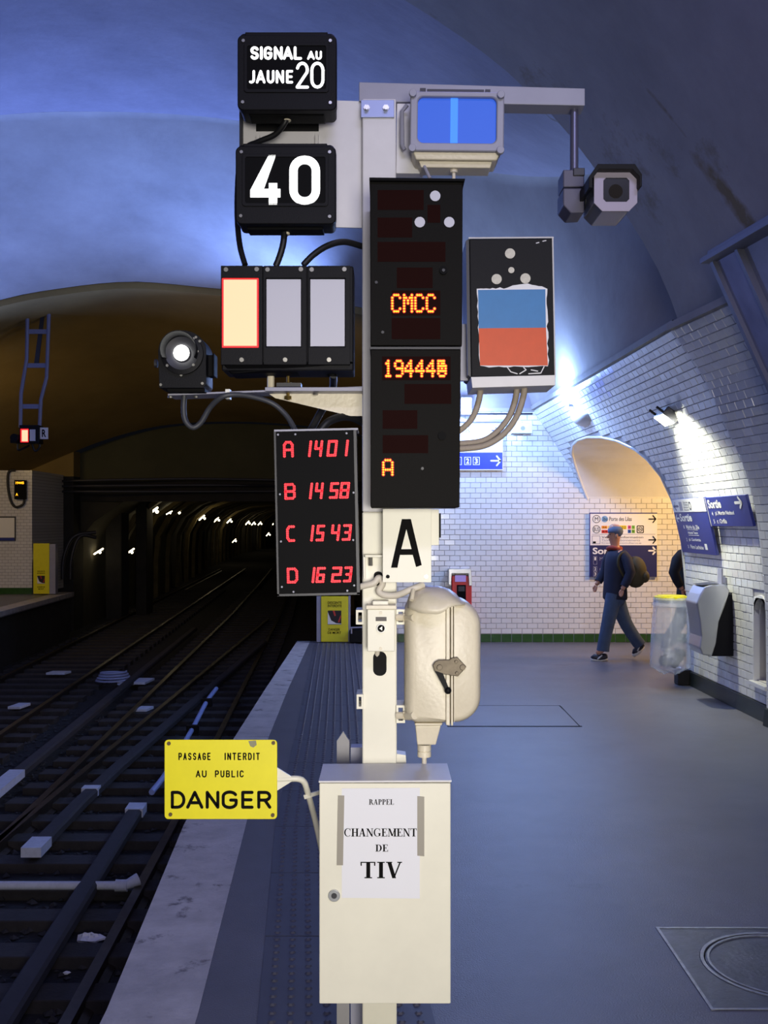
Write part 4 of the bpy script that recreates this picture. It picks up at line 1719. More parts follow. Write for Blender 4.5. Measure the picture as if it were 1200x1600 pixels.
def pix_strokes(word, boxes, Y, tpx, parent):
    fr_ = Frame((0, Y, 0), (1, 0, 0), (0, 0, 1), (0, -1, 0))
    k = Y / F
    for ch, (x0, y0, x1, y1) in zip(word, boxes):
        g = G()
        t = tpx * k
        strokes(g, GL[ch], fr_, X(x0, Y) + t / 2, Z(y1, Y) + t / 2, (x1 - x0) * k - t, (y1 - y0) * k - t, t, lift=.0025)
        g.build('letter', M_letterlit, parent, fix=False)


pix_strokes('SIGNAL', [(391, 73, 405, 94), (406, 73, 411, 94), (412, 73, 426, 94), (428, 73, 442, 94), (442, 73, 458, 94), (459, 73, 473, 94)], YS1, 4.3, s20)
pix_strokes('AU', [(480, 80, 492, 94), (493, 80, 503, 94)], YS1, 3.2, s20)
pix_strokes('JAUNE', [(387, 110, 400, 131), (400, 110, 415, 131), (417, 110, 429, 131), (431, 110, 444, 131), (447, 110, 459, 131)], YS1, 3.9, s20)
pix_strokes('20', [(462, 97, 483, 139), (485, 97, 507, 139)], YS1, 4.6, s20)
s40 = sign_box('black illuminated sign showing a large white 40, directly under the topmost sign', 368, 228, 525, 350, YS1, P(447, 350, YS1))
fr_ = Frame((0, YS1, 0), (1, 0, 0), (0, 0, 1), (0, -1, 0))
g = G()
g.pprism([(420, 242), (431, 242), (412, 295), (420, 295), (420, 286), (433, 286), (433, 295), (438, 295), (438, 308), (433, 308),
          (433, 320), (420, 320), (420, 308), (391, 308), (391, 297)], YS1 - .004, .003)
g.build('letter', M_letterlit, s40)
g = G()
o = rr(452, 243, 500, 320, 23.5, 7)
i = rr(465, 256, 487, 308, 10.5, 7)
g.ring([P(x, y, YS1 - .004) for x, y in o], [P(x, y, YS1 - .004) for x, y in i], (0, .003, 0))
g.build('letter', M_letterlit, s40)

# --- three-panel light signal
YL = 2.84
tl = thing('three_panel_signal', 'black signal box with three tall panels, one lit orange with a red rim', 'signal', P(448, 582, YL))
g = G()
g.box(X(345, YL), X(552, YL), YL + .012, YL + .15, Z(578, YL), Z(414, YL))
g.build('housing', M_black, tl, bevel=.004)
g = G()
g.prism([P(346, 565, YL), P(552, 565, YL), P(552, 578, YL + .05), P(372, 584, YL + .02), P(360, 584, YL + .02)], (0, .1, 0))
g.build('housing_base', M_blackp, tl, bevel=.003)
for k, (x0, x1) in enumerate(((345, 410), (412, 479), (481, 547))):
    g = G()
    w0, w1 = x0 + 1.5, x1 - 6
    o = [(x0, 415), (x1, 415), (x1, 570), (x0, 570)]
    xi0, xi1 = (346.5, 404) if k == 0 else ((415, 471) if k == 1 else (483.5, 539.5))
    yi0, yi1 = (434, 543) if k == 0 else (434.5, 542)
    i_ = [(xi0, yi0), (xi1, yi0), (xi1, yi1), (xi0, yi1)]
    g.ring([P(x, y, YL) for x, y in o], [P(x, y, YL) for x, y in i_], (0, .015, 0))
    door = g.build('front_panel', M_black, tl, bevel=.002)
    g = G()
    if k == 0:
        g.pprism(i_, YL + .006, .003)
        rim_ = g.build('red_rim', M_redrim, tl)
        g = G()
        g.pprism([(xi0 + 3, yi0 + 3), (xi1 - 3, yi0 + 3), (xi1 - 3, yi1 - 3), (xi0 + 3, yi1 - 3)], YL + .003, .003)
        g.build('lit_panel', M_redlamp, tl)
    else:
        g.pprism([(xi0 + 1.5, yi0 + 2), (xi1 - 1, yi0 + 2), (xi1 - 1, yi1 - 1), (xi0 + 1.5, yi1 - 1)], YL + .005, .003)
        g.build('unlit_panel', M_unlit, tl)
    for sx, sy_ in ((x0 + 8 - (2 if k else 0), 421), (x1 - 9, 420.5), ((x0 + x1) / 2, 562)):
        g = G()
        screw(g, sx, sy_, YL, 3.6)
        g.build('screw', M_steel, door)
g = G()
g.cyl(P(519, 578, YL + .09), P(519, 588, YL + .09), .013, 12)
g.build('cable_gland', M_blackp, tl)
g = G()
g.cyl(P(423, 578, YL + .1), P(423, 606, YL + .1), .010, 8)
g.build('support_stud', M_creamd, tl)

# --- round spot signal
YR = 2.86
rs = thing('round_spot_signal', 'black round-topped signal lamp with a small bright white lens', 'signal', P(290, 612, YR))
g = G()
out = [(249, 606), (247, 548), (250, 534)]
out += [(285 + 38 * math.cos(math.radians(a)), 551 - 35 * math.sin(math.radians(a))) for a in range(155, -1, -12)]
out += [(322, 560), (322, 600), (318, 606)]
g.pprism(out, YR + .012, .11)
g.build('housing', M_black, rs, bevel=.004, smooth=40)
g = G()
g.pprism([(258, 605), (320, 605), (320, 613), (262, 613)], YR + .03, .08)
g.build('base', M_blackp, rs, bevel=.002)
kR = YR / F
cR = P(284, 552, YR)
g = G()
N = 40


def circ(c, r, y, n=N):
    return [Vector((c.x + r * math.cos(2 * math.pi * k / n), y, c.z + r * math.sin(2 * math.pi * k / n))) for k in range(n)]


g.loft([circ(cR, 33 * kR, YR + .012), circ(cR, 33 * kR, YR), circ(cR, 26 * kR, YR - .003)], closed=True)
g.build('lens_ring', M_black, rs, smooth=40)
g = G()
c2 = cR + Vector((-1 * kR, 0, 3 * kR))
g.loft([circ(c2, 26 * kR, YR + .01), circ(c2, 28.5 * kR, YR - .045), circ(c2, 27.3 * kR, YR - .045), circ(c2, 24 * kR, YR + .0)], closed=True)
g.f = [f for f in g.f if min(g.v[i].z for i in f) > c2.z - 14 * kR]
g.build('visor', M_black, rs, smooth=40, fix=False)
g = G()
g.loft([circ(cR, 26 * kR, YR - .002), circ(cR, 14 * kR, YR + .008), circ(cR, 12.5 * kR, YR + .006)], closed=True)
g.build('reflector', M_darkgrey, rs, smooth=40)
g = G()
g.ball(cR + Vector((-1 * kR, .004, 1 * kR)), 12.6 * kR, .008, 12.6 * kR, 24, 10)
g.build('lens', mat('lit_lens', (255, 255, 255), .5, emit=(255, 255, 250), estr=6), rs, smooth=True)
for x, y in ((261, 571), (302, 570), (283, 586), (308, 549), (302, 529), (306, 527), (312, 533), (251, 601), (316, 599)):
    g = G()
    screw(g, x, y, YR + (.012 if y > 580 else .0), 2.2, .005)
    g.build('screw', M_steel, rs)
g = G()
g.box(X(322, YR + .05), X(333, YR + .05), YR + .05, YR + .09, Z(584, YR), Z(550, YR))
g.box(X(331, YR + .02), X(333.5, YR + .02), YR + .03, YR + .09, Z(585, YR), Z(549, YR))
g.build('side_hinge', M_blackp, rs, bevel=.002)
g = G()
g.cyl(P(246, 568, YR + .05), P(242, 568, YR + .05), .012, 10)
g.build('side_knob', M_darkgrey, rs)

# --- red number display
YN = 2.84
tilt = math.radians(-1.2)
nd = thing('number_display', 'black display with red letters A to D and departure numbers', 'display', P(494, 800, YN), rot=(0, tilt, 0))
g = G()
g.pprism([(431, 672), (559, 672), (559, 930), (431, 930)], YN, .12)
g.build('housing', M_blackp, nd, bevel=.003)
g = G()
g.pprism([(431, 670), (562, 670), (562, 673), (431, 673)], YN - .003, .125)
g.build('top_trim', M_greyp, nd)
g = G()
g.pprism([(555, 673), (559.5, 673), (559.5, 930), (555, 930)], YN - .003, .004)
g.pprism([(430.5, 673), (433.5, 673), (433.5, 930), (430.5, 930)], YN - .003, .004)
g.pprism([(430.5, 927), (559.5, 927), (559.5, 930.5), (430.5, 930.5)], YN - .003, .004)
g.build('edge_trim', M_darkgrey, nd)
for x, y in ((437, 678), (464, 678), (544, 678), (438, 771), (553, 771), (438, 845), (551, 845), (438, 916), (551, 916), (456, 924), (540, 924)):
    g = G()
    screw(g, x, y, YN, 1.6, .003)
    g.build('screw', M_greyp, nd)
SEG = {
    '0': [[(0, 0), (0, 1), (1, 1), (1, 0), (0, 0)]], '1': [[(.5, 0), (.5, 1)]],
    '2': [[(0, 1), (1, 1), (1, .5), (0, .5), (0, 0), (1, 0)]], '3': [[(0, 1), (1, 1), (1, 0), (0, 0)], [(.3, .5), (1, .5)]],
    '4': [[(0, 1), (0, .5), (1, .5)], [(1, 1), (1, 0)]], '5': [[(1, 1), (0, 1), (0, .5), (1, .5), (1, 0), (0, 0)]],
    '6': [[(1, 1), (0, 1), (0, 0), (1, 0), (1, .5), (0, .5)]], '8': [[(0, 0), (0, 1), (1, 1), (1, 0), (0, 0)], [(0, .5), (1, .5)]],
    'A': [[(0, 0), (0, .8), (.25, 1), (.75, 1), (1, .8), (1, 0)], [(0, .45), (1, .45)]],
    'B': [[(0, 0), (0, 1), (.8, 1), (1, .85), (1, .62), (.8, .5), (0, .5)], [(.8, .5), (1, .38), (1, .12), (.8, 0), (0, 0)]],
    'C': [[(1, 1), (.3, 1), (0, .8), (0, .2), (.3, 0), (1, 0)]],
    'D': [[(0, 0), (0, 1), (.75, 1), (1, .8), (1, .2), (.75, 0), (0, 0)]],
}


def seg_char(ch, x0, y0, x1, y1, Y, parent, slant=2.2, r=2.15, step=3.0):
    g = G()
    done = []
    for path in SEG[ch]:
        for (a, b), (c, d) in zip(path, path[1:]):
            px0, py0 = x0 + r + (x1 - x0 - 2 * r) * a, y1 - r - (y1 - y0 - 2 * r) * b
            px1, py1 = x0 + r + (x1 - x0 - 2 * r) * c, y1 - r - (y1 - y0 - 2 * r) * d
            L = math.hypot(px1 - px0, py1 - py0)
            n = max(1, round(L / step))
            for k in range(n + 1):
                q = (px0 + (px1 - px0) * k / n, py0 + (py1 - py0) * k / n)
                if all(math.hypot(q[0] - e[0], q[1] - e[1]) > 1.4 for e in done):
                    done.append(q)
    ym = (y0 + y1) / 2
    for qx, qy in done:
        g.pcyl(qx + (ym - qy) / (y1 - y0) * slant * 2, qy, r, Y - .0015, .0015, 8)
    return g.build('digit', M_red, parent, fix=False)


for y0, y1, row_ in ((688, 714, 'A442:459 1482:487 4491:504 0511:527 1539:545'),
                     (754, 780, 'B444:462 1483:489 4492:505 5515:529 8531:546'),
                     (820, 846, 'C447:461 1485:491 5494:507 4517:531 3535:549'),
                     (886, 911, 'D448:466 1487:493 6494:508 2518:534 3537:550')):
    for w in row_.split():
        ch = w[0]
        x0, x1 = (float(v) for v in w[1:].split(':'))
        off = (ym_ := (y0 + y1) / 2 - 800) * -.021 + .3
        seg_char(ch, x0 + off * 0 - (ym_ * .021) + .0, y0, x1 - (ym_ * .021), y1, YN - .001, nd, slant=0 if ch in 'ABCD' else 1.7)

# --- tall dot matrix displays
YM = 2.78
MATRIX = {
    'C': ['.###.', '#...#', '#....', '#....', '#....', '#...#', '.###.'],
    'M': ['#...#', '##.##', '#.#.#', '#.#.#', '#...#', '#...#', '#...#'],
    '1': ['..#..', '.##..', '..#..', '..#..', '..#..', '..#..', '.###.'],
    '9': ['.###.', '#...#', '#...#', '.####', '....#', '....#', '.###.'],
    '4': ['...#.', '..##.', '.#.#.', '#..#.', '#####', '...#.', '...#.'],
    '8': ['####.', '#.##.', '#####', '#.#.#', '#####', '#...#', '.###.'],
    'A': ['.###.', '#...#', '#...#', '#...#', '#####', '#...#', '#...#'],
}


def dots(ch, x0, y0, x1, y1, Y, parent):
    g = G()
    gl = G()
    M = MATRIX[ch]
    for r_, line in enumerate(M):
        for c_, v in enumerate(line):
            if v == '#':
                x = x0 + (x1 - x0) * c_ / 4
                y = y0 + (y1 - y0) * r_ / 6
                g.pcyl(x, y, 1.5, Y - .0030, .001, 8)
                gl.pcyl(x, y, 2.9, Y - .0012, .001, 8)
    a = gl.build('led_halo', M_orangeglow, parent, fix=False)
    g.build('led_dots', M_orange, a, fix=False, kind='stuff')


du = thing('dot_matrix_display', 'tall black display with three pale discs and orange letters CMCC', 'display', P(650, 541, YM))
g = G()
g.pprism([(578, 280), (723, 282), (722, 540), (579, 540)], YM, .17)
g.build('housing', M_ledface, du, bevel=.002)
g = G()
g.prism([P(577, 277, YM - .012), P(727, 279, YM - .012), P(726, 283, YM - .012), P(577, 282, YM - .012)], (0, .19, 0))
g.build('rain_hood', M_blackp, du, bevel=.001)
for x0, y0, x1, y1 in ((590, 297, 662, 328), (590, 340, 644, 371), (668, 320, 688, 348), (590, 378, 696, 409), (620, 418, 676, 450), (612, 454, 688, 493), (612, 497, 688, 530)):
    g = G()
    g.pbox(x0, y0, x1, y1, YM - .0006, .001)
    g.build('dark_window', M_redwin, du)
for x, y in ((680, 306), (656, 347), (702, 347)):
    g = G()
    g.pcyl(x, y, 8.2, YM - .003, .003, 20)
    g.build('pale_disc', M_unlit, du)
for x, y, r in ((693, 422, 6.5),):
    g = G()
    g.pcyl(x, y, r, YM - .006, .006, 16)
    lk = g.build('lock', M_blackp, du)
    g = G()
    g.pcyl(x, y, 2.5, YM - .008, .002, 10)
    g.build('lock_bolt', M_darkgrey, lk)
for x, y in ((588, 441), (598, 519)):
    g = G()
    screw(g, x, y, YM, 2.4)
    g.build('screw', M_darkgrey, du)
for ch, x in zip('CMCC', (613, 631.5, 649, 667)):
    dots(ch, x, 461, x + 12.0, 486.5, YM, du)
dl = thing('dot_matrix_display', 'tall black display with orange number 194448 and a letter A, under the one reading CMCC', 'display', P(650, 793, YM))
g = G()
g.pprism([(579, 546), (720, 546), (718, 793), (579, 793)], YM, .17)
g.build('housing', M_ledface, dl, bevel=.002)
g = G()
g.pprism([(578, 542), (720, 542), (720, 545.5), (578, 545.5)], YM - .003, .17)
g.build('joint_strip', M_darkgrey, dl)
for x0, y0, x1, y1 in ((597, 557, 704, 594), (632, 600, 705, 631), (598, 641, 652, 670), (598, 680, 669, 708)):
    g = G()
    g.pbox(x0, y0, x1, y1, YM - .0006, .001)
    g.build('dark_window', M_redwin, dl)
g = G()
g.pcyl(691, 681, 6.5, YM - .006, .006, 16)
g.build('lock', M_blackp, dl)
g = G()
screw(g, 660, 732, YM, 2.4)
g.build('screw', M_darkgrey, dl)
for ch, x in zip('194448', (601, 617.5, 633.5, 650.5, 667.5, 685)):
    dots(ch, x, 564, x + 11.3, 587.5, YM, dl)
dots('A', 599, 719, 613, 741.5, YM, dl)

# --- lamp box, a blue reflection in its window built as a glow
YG = 2.92
bl = thing('lamp_box', 'pale cast box with a blue reflection glowing in its window on top of the post', 'lamp', P(713, 262, YG), rot=(0, math.radians(.6), 0))
g = G()
g.pprism(rr(642, 144, 786, 236, 10), YG + .02, .08)
g.build('housing', M_greyp, bl, bevel=.004, smooth=40)
g = G()
g.prism([P(643, 234, YG + .01), P(783, 234, YG + .01), P(776, 250, YG + .02), P(650, 250, YG + .02)], (0, .10, 0))
g.build('housing_base', M_creamd, bl, bevel=.003)
g = G()
g.prism([P(652, 247, YG + .03), P(770, 247, YG + .03), P(766, 262, YG + .04), P(658, 262, YG + .04)], (0, .07, 0))
g.build('bottom_plate', M_creamd, bl, bevel=.002)
g = G()
o = rr(640, 143, 787, 236, 9)
i = rr(652, 151, 775, 223, 9)
g.ring([P(x, y, YG) for x, y in o], [P(x, y, YG) for x, y in i], (0, .022, 0))
fm = g.build('front_frame', M_greyp, bl, bevel=.004, smooth=40)
for x, y in ((644, 145), (782, 146), (644, 231), (782, 233)):
    g = G()
    g.pcyl(x, y, 6, YG - .012, .014, 16)
    cs = g.build('corner_screw', M_greyp, fm, bevel=.0015)
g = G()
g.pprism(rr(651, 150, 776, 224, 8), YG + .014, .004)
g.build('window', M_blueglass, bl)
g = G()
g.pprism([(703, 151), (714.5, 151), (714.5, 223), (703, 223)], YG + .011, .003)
g.build('tube', M_bluestrip, bl)  # bright strip of the window reflection, as a glowing sliver
g = G()
g.tube([P(632, 235, YG + .07), P(628, 228, YG + .07), P(627, 175, YG + .07), P(635, 165, YG + .07)], .006, 8)
g.build('side_handle', M_greyp, bl)
g = G()
g.box(X(619, YP), X(662, YP), YP + .02, YP + .06, Z(268, YP), Z(158, YP))
g.build('mount_plate', M_white, bl, bevel=.002)
g = G()
g.pprism([(655, 138), (664, 138), (664, 144), (655, 144)], YG + .02, .02)
g.pprism([(666, 139.5), (755, 139.5), (755, 144), (666, 144)], YG + .02, .02)
g.pprism([(757, 139), (765, 139), (765, 144), (757, 144)], YG + .02, .02)
g.build('top_hinge', M_darkgrey, bl)
g = G()
g.cyl(P(709, 258, YG + .06), P(709, 270, YG + .06), .011, 12).cyl(P(709, 270, YG + .06), P(709, 282, YG + .06), .005, 10)
g.build('cable_gland', M_creamcable, bl, smooth=40)
g = G()
g.tube(smooth_path([P(660, 250, YG + .05), P(664, 262, YG + .04), P(672, 279, YG + .02)], 4), .005, 8)
g.build('lamp_cable', M_greyp, label='short grey cable from the blue-windowed lamp box down to the tall display', cat='cable', smooth=60)

# --- blue and orange panel box
YC = 2.92
bo = thing('marker_box', 'black marker box with a blue and orange square sticker and pale discs', 'sign', P(798, 605, YC))
g = G()
g.pprism([(733, 373), (864, 372), (868, 588), (736, 589)], YC, .17)
g.build('housing', M_black, bo, bevel=.003)
g = G()
g.pprism([(728, 376), (733, 373), (736, 589), (731, 586)], YC + .005, .16)
g.build('side_flange', M_darkgrey, bo)
g = G()
for a, b in (((732, 372), (865, 371)), ((863.5, 372), (867.5, 588))):
    d_ = Vector((0, 0, 0))
    g.tube([P(a[0], a[1], YC - .001), P(b[0], b[1], YC - .001)], .0022, 6)
g.build('worn_edge', M_white, bo)
g = G()
g.prism([P(736, 589, YC - .004), P(868, 586, YC - .004), P(868, 602, YC - .004), P(738, 606, YC - .004)], (0, .16, 0))
g.build('bottom_rail', M_white, bo, bevel=.001)
for x, y, r in ((797, 396, 8), (799, 422, 4.8), (776, 436, 8), (821, 435, 8)):
    g = G()
    g.pcyl(x, y, r, YC - .003, .003, 18)
    g.build('pale_disc', mat('aged_white_disc', (200, 196, 184), .6, var=.15, scale=90), bo)
rn = random.Random(11)
pts = []
for a, b, n in (((745, 451), (786, 450), 8), ((786, 450), (826, 443), 5), ((826, 443), (852, 449), 5), ((854, 450), (857, 571), 14), ((857, 573), (750, 573), 14), ((750, 572), (745, 452), 14)):
    for k in range(n):
        t = k / n
        pts.append((a[0] + (b[0] - a[0]) * t + rn.uniform(-1.3, 1.3), a[1] + (b[1] - a[1]) * t + rn.uniform(-1.3, 1.3)))
g = G()
g.pprism(pts, YC - .0012, .001)
tb = g.build('torn_paper', M_paper, bo)
g = G()
g.pprism([(747, 453), (852, 452), (853, 512), (748, 513)], YC - .002, .0008)
g.build('blue_half', M_stickblue, bo)
g = G()
g.pprism([(748, 513), (853, 512), (856, 571), (750, 571)], YC - .002, .0008)
g.build('orange_half', M_stickor, bo)
g = G()
sp = Frame((0, YC, 0), (1, 0, 0), (0, 0, 1), (0, -1, 0))
k = YC / F
for path in ([(792, 573), (798, 581), (808, 584)], [(812, 584), (822, 578), (818, 574)], [(826, 584), (845, 583), (850, 573)], [(830, 578), (840, 580)],
             [(838, 380), (842, 379)], [(848, 377), (853, 376)]):
    g = G()
    strokes(g, [[((x - 600) * k, Z(y, YC)) for x, y in path]], sp, 0, 0, 1, 1, .0028, .0008, 6)
    g.build('scratch', M_white, bo, fix=False)
g = G()
g.box(X(722, YC), X(734, YC), YC + .06, YC + .08, Z(590, YC), Z(500, YC))
g.build('mount_bracket', M_greyp, bo)

# --- camera on the drop pipe
YK = 2.98
br = thing('camera_bracket', 'dark grey pivot bracket hanging at the end of the drop pipe', 'bracket', P(903, 300, YK))
g = G()
g.pprism([(880, 265), (913, 265), (913, 292), (880, 292)], YK - .01, .09)
g.build('upper_block', mat('bracket_grey', (78, 76, 96), .45), br, bevel=.003)
g = G()
g.pprism([(880, 294), (913, 294), (913, 332), (892, 333), (880, 320)], YK - .02, .10)
g.build('lower_block', mat('bracket_grey', (78, 76, 96), .45), br, bevel=.003)
g = G()
g.pbox(896, 262, 914, 274, YK - .015, .02)
g.build('bracket_cap', M_darkgrey, br, bevel=.002)
g = G()
g.cyl(P(912, 315, YK + .03), P(930, 315, YK + .03), 14 * YK / F, 18)
g.build('pivot', M_darkgrey, br, smooth=40)
YQ = 2.86
cm = thing('security_camera', 'grey octagonal camera housing under a dark sun shield, pointing at the platform', 'camera', P(962, 322, YQ), rot=(math.radians(1.0), 0, 0))


def octo(x0, y0, x1, y1, c_, cb):
    return [(x0 + c_, y0), (x1 - c_, y0), (x1, y0 + c_), (x1, y1 - cb), (x1 - cb, y1), (x0 + cb, y1), (x0, y1 - cb), (x0, y0 + c_)]


front = octo(929, 266, 995, 329, 9, 13)
g = G()
g.pprism(front, YQ + .004, .16)
g.build('housing', mat('camera_silver', (168, 170, 184), .3, .5), cm, bevel=.002)
g = G()
o = [P(x, y, YQ) for x, y in octo(928, 265, 996, 330, 9, 13)]
ir = [(948, 278), (979, 278), (983, 282), (983, 311), (980, 315), (947, 315), (943, 311), (943, 282)]
i = [P(x, y, YQ) for x, y in ir]
# order both outlines alike
i = [P(947, 278, YQ), P(979, 278, YQ), P(983, 282, YQ), P(983, 311, YQ), P(979, 315, YQ), P(947, 315, YQ), P(943, 311, YQ), P(943, 282, YQ)]
g.ring(o, i, (0, .008, 0))
g.build('face_plate', mat('camera_face', (150, 142, 158), .4, .2), cm, bevel=.001)
g = G()
g.pprism([(943, 278), (983, 278), (983, 315), (943, 315)], YQ + .0015, .002)
g.build('window', mat('camera_glass', (10, 10, 10), .25), cm)
g = G()
g.pcyl(962, 299, 11, YQ + .0008, .0006, 20)
g.build('lens', mat('camera_lens', (34, 30, 24), .15), cm)
g = G()
hood = [(920, 293), (920, 276), (934, 256), (992, 256), (1003, 272), (1003, 291), (999, 291), (999, 275), (988, 264), (936, 264), (926, 278), (926, 293)]
g.pprism(hood, YQ - .03, .27)
g.build('sun_shield', M_black, cm, bevel=.001)

# --- letter A plate and the plate behind it
YT = 2.93
pb2 = thing('blank_plate', 'blank cream metal plate hung behind the plate with the big letter A', 'plate', P(668, 853, YT))
g = G()
g.pbox(640, 796, 686, 852, YT + .012, .004)
g.build('plate', M_cream, pb2, bevel=.0008)
g = G()
g.pbox(686, 802, 689, 840, YT + .01, .01)
g.build('dark_edge', M_black, pb2)
ap_ = thing('letter_plate', 'cream plate with one big black letter A under the tall displays', 'sign', P(636, 910, YT))
g = G()
g.pbox(598, 795, 674, 910, YT, .004)
g.build('plate', M_cream, ap_, bevel=.0008)
g = G()
A_ = [(627, 811), (642, 811), (658, 886), (648, 886), (644, 868), (624, 868), (621, 886), (612, 886)]
g.pprism([(628, 811), (642, 811), (659, 883), (650, 886), (645, 867), (625, 867), (621, 887), (611, 887)], YT - .0012, .001)
g.build('letter', M_ink, ap_)
g = G()
g.pprism([(635, 827), (643, 858), (627, 858)], YT - .0018, .0008)
g.build('letter_counter', M_cream, ap_)
for x, m_ in ((606, M_hole), (666, M_steel)):
    g = G()
    screw(g, x, 901, YT, 3)
    g.build('rivet', m_, ap_)
g = G()
g.box(X(620, YT), X(660, YT), YT + .016, YT + .08, Z(862, YT), Z(800, YT))
g.build('mount_block', M_cream, ap_)

# --- push button box
YU = 2.93
pu = thing('push_button_box', 'small cream box with a round arrow button on the front of the post', 'switch', P(595, 1018, YU))
g = G()
g.pbox(574, 952, 617, 1018, YU, .07)
g.build('housing', M_cream, pu, bevel=.002)
g = G()
g.pbox(572, 946, 619, 952, YU - .004, .074)
g.build('lid', M_creamd, pu, bevel=.001)
g = G()
g.pbox(582, 939, 607, 946, YU + .02, .05)
g.build('top_gland', M_cream, pu, bevel=.002)
g = G()
g.pbox(587, 964, 604, 970.5, YU - .002, .002)
g.build('name_strip', mat('dark_label', (70, 62, 60), .5), pu)
g = G()
g.pcyl(595.5, 982, 7.5, YU - .007, .007, 20)
rg_ = g.build('button_ring', M_signwhite, pu, bevel=.001)
g = G()
g.pcyl(595.5, 982, 5.6, YU - .009, .002, 20)
bt = g.build('button', M_ink, rg_)
g = G()
g.pprism([(592.6, 982), (597.3, 978.6), (597.3, 985.4)], YU - .010, .001)
g.build('arrow', M_signwhite, pu)
for y in (957.5, 1013.5):
    g = G()
    screw(g, 595, y, YU, 2.5)
    g.build('screw', M_creamd, pu)

# --- cast switch housing with hood, lever and outlet
YW = 2.93
sw = thing('cast_switch_housing', 'big rounded cream cast-iron switch housing with a hood and a bronze-plated lever', 'switch', P(692, 1135, YW))


def cast(x0, y0, x1, y1, rl, rr_, Y, d, crown, g, n=9):
    """cushion-shaped casting: rounded outline crowned towards the viewer"""
    def outline(k):
        q = []
        for cx, cy, a, r in ((x1 - rr_, y0 + rr_, -90, rr_), (x1 - rr_, y1 - rr_, 0, rr_), (x0 + rl, y1 - rl, 90, rl), (x0 + rl, y0 + rl, 180, rl)):
            for j in range(n + 1):
                t = math.radians(a + 90 * j / n)
                q.append((cx + max(0.5, r - k) * math.cos(t), cy + max(0.5, r - k) * math.sin(t)))
        return q
    rows = []
    for t in (0, .25, .5, .75, 1.0):
        a = t * math.pi / 2
        ins = crown[0] * (1 - math.cos(a))
        yy = Y + crown[1] * (1 - math.sin(a))
        rows.append([P(x, y, 1) for x, y in []] or [Vector((X(x, Y), yy, Z(y, Y))) for x, y in outline(ins)])
    rows = [[Vector((p.x, Y + d, p.z)) for p in rows[0]]] + rows
    g.loft(rows, closed=True)
    m_ = len(rows[0])
    b = len(g.v) - m_
    g.f.append(tuple(b + i for i in range(m_)))
    g.f.append(tuple(b - m_ * (len(rows) - 1) + i for i in range(m_))[::-1])


g = G()
cast(633, 938, 708, 1133, 22, 8, YW, .15, (14, .05), g)
g.build('body', M_creamd, sw, smooth=50)
g = G()
cast(706, 937, 753, 1132, 4, 42, YW - .006, .15, (12, .045), g)
g.build('door', M_creamd, sw, smooth=50)
g = G()
g.pprism([(697, 940), (703, 939), (703, 1134), (697, 1133)], YW - .012, .12)
g.build('flange', M_creamd, sw, bevel=.002)
g = G()
g.pprism([(704.5, 940), (708, 940), (708, 1134), (704.5, 1134)], YW - .012, .12)
g.build('flange', M_creamd, sw, bevel=.002)
# hood: a dome cut with a wavy lower edge
g = G()
rows = []
K = 16
xs_ = [637 + (727 - 637) * k / K for k in range(K + 1)]
top_ = [(637, 945), (641, 930), (650, 921), (662, 917), (690, 918), (705, 923), (716, 931), (724, 941), (727, 943)]
low_ = [(637, 950), (645, 951), (652, 955), (685, 957), (695, 951), (700, 947), (712, 944), (722, 944), (727, 943.5)]


def lerp_y(t, x):
    for (a, va), (b, vb) in zip(t, t[1:]):
        if x <= b:
            return va + (vb - va) * (x - a) / (b - a)
    return t[-1][1]


for j in range(9):
    q = j / 8
    row_ = []
    for x in xs_:
        yt, yl = lerp_y(top_, x), lerp_y(low_, x)
        a = q * math.pi / 2
        y = yl + (yt - yl) * math.sin(a)
        Yd_ = YW - .055 + .12 * (1 - math.cos(a))
        u = (x - 682) / 46
        Yd_ += .05 * max(0, u * u) ** 1.5
        row_.append(Vector((X(x, YW), Yd_, Z(y, YW))))
    rows.append(row_)
g.loft(rows)
g.build('hood', M_creamd, sw, smooth=True, fix=False, solid=.004)
g = G()
g.tube([P(643, 938, YW - .02), P(646, 922, YW + .0)], .006, 8)
g.build('hood_lug', M_creamd, sw)
for y in (965, 1118):
    g = G()
    g.tube([P(630, y, YW + .05), P(636, y, YW + .05), P(640, y, YW + .03), P(648, y, YW - .0)], [.012, .013, .014, .011], 10)
    g.tube([P(620, y, YW + .06), P(634, y, YW + .05)], .010, 8)
    g.build('hinge_lug', M_creamd, sw, smooth=40)
g = G()
g.pprism([(676, 1040), (680, 1034), (686, 1031.5), (702, 1031), (706, 1028), (715, 1027), (729, 1042), (716, 1057), (706, 1056), (702, 1055), (686, 1053), (679, 1049)], YW - .022, .010)
lp = g.build('lever_plate', M_bronze, sw, bevel=.002)
for x, y, r in ((687, 1043, 4.5), (723, 1043, 4.5), (713, 1034, 2.6), (714, 1052, 2.6)):
    g = G()
    g.pcyl(x, y, r, YW - .028, .006, 12)
    g.build('plate_bolt', M_bronze, lp, bevel=.001)
g = G()
g.prism([P(679, 1048, YW - .024), P(692, 1052, YW - .024), P(702, 1077, YW - .024), P(697, 1081, YW - .024)], (0, .012, 0))
g.ball(P(700, 1079, YW - .022), 5.6 * YW / F, .010, 5.6 * YW / F, 14, 8)
g.build('lever', M_black, sw, smooth=40)
g = G()
g.prism([P(648, 1130, YW + .02), P(692, 1130, YW + .02), P(690, 1134, YW + .02), P(648, 1134, YW + .02)], (0, .08, 0))
g.prism([P(649, 1134, YW + .025), P(689, 1134, YW + .025), P(681, 1164, YW + .035), P(652, 1164, YW + .035)], (0, .06, 0))
g.build('outlet_box', M_creamd, sw, bevel=.003)
g = G()
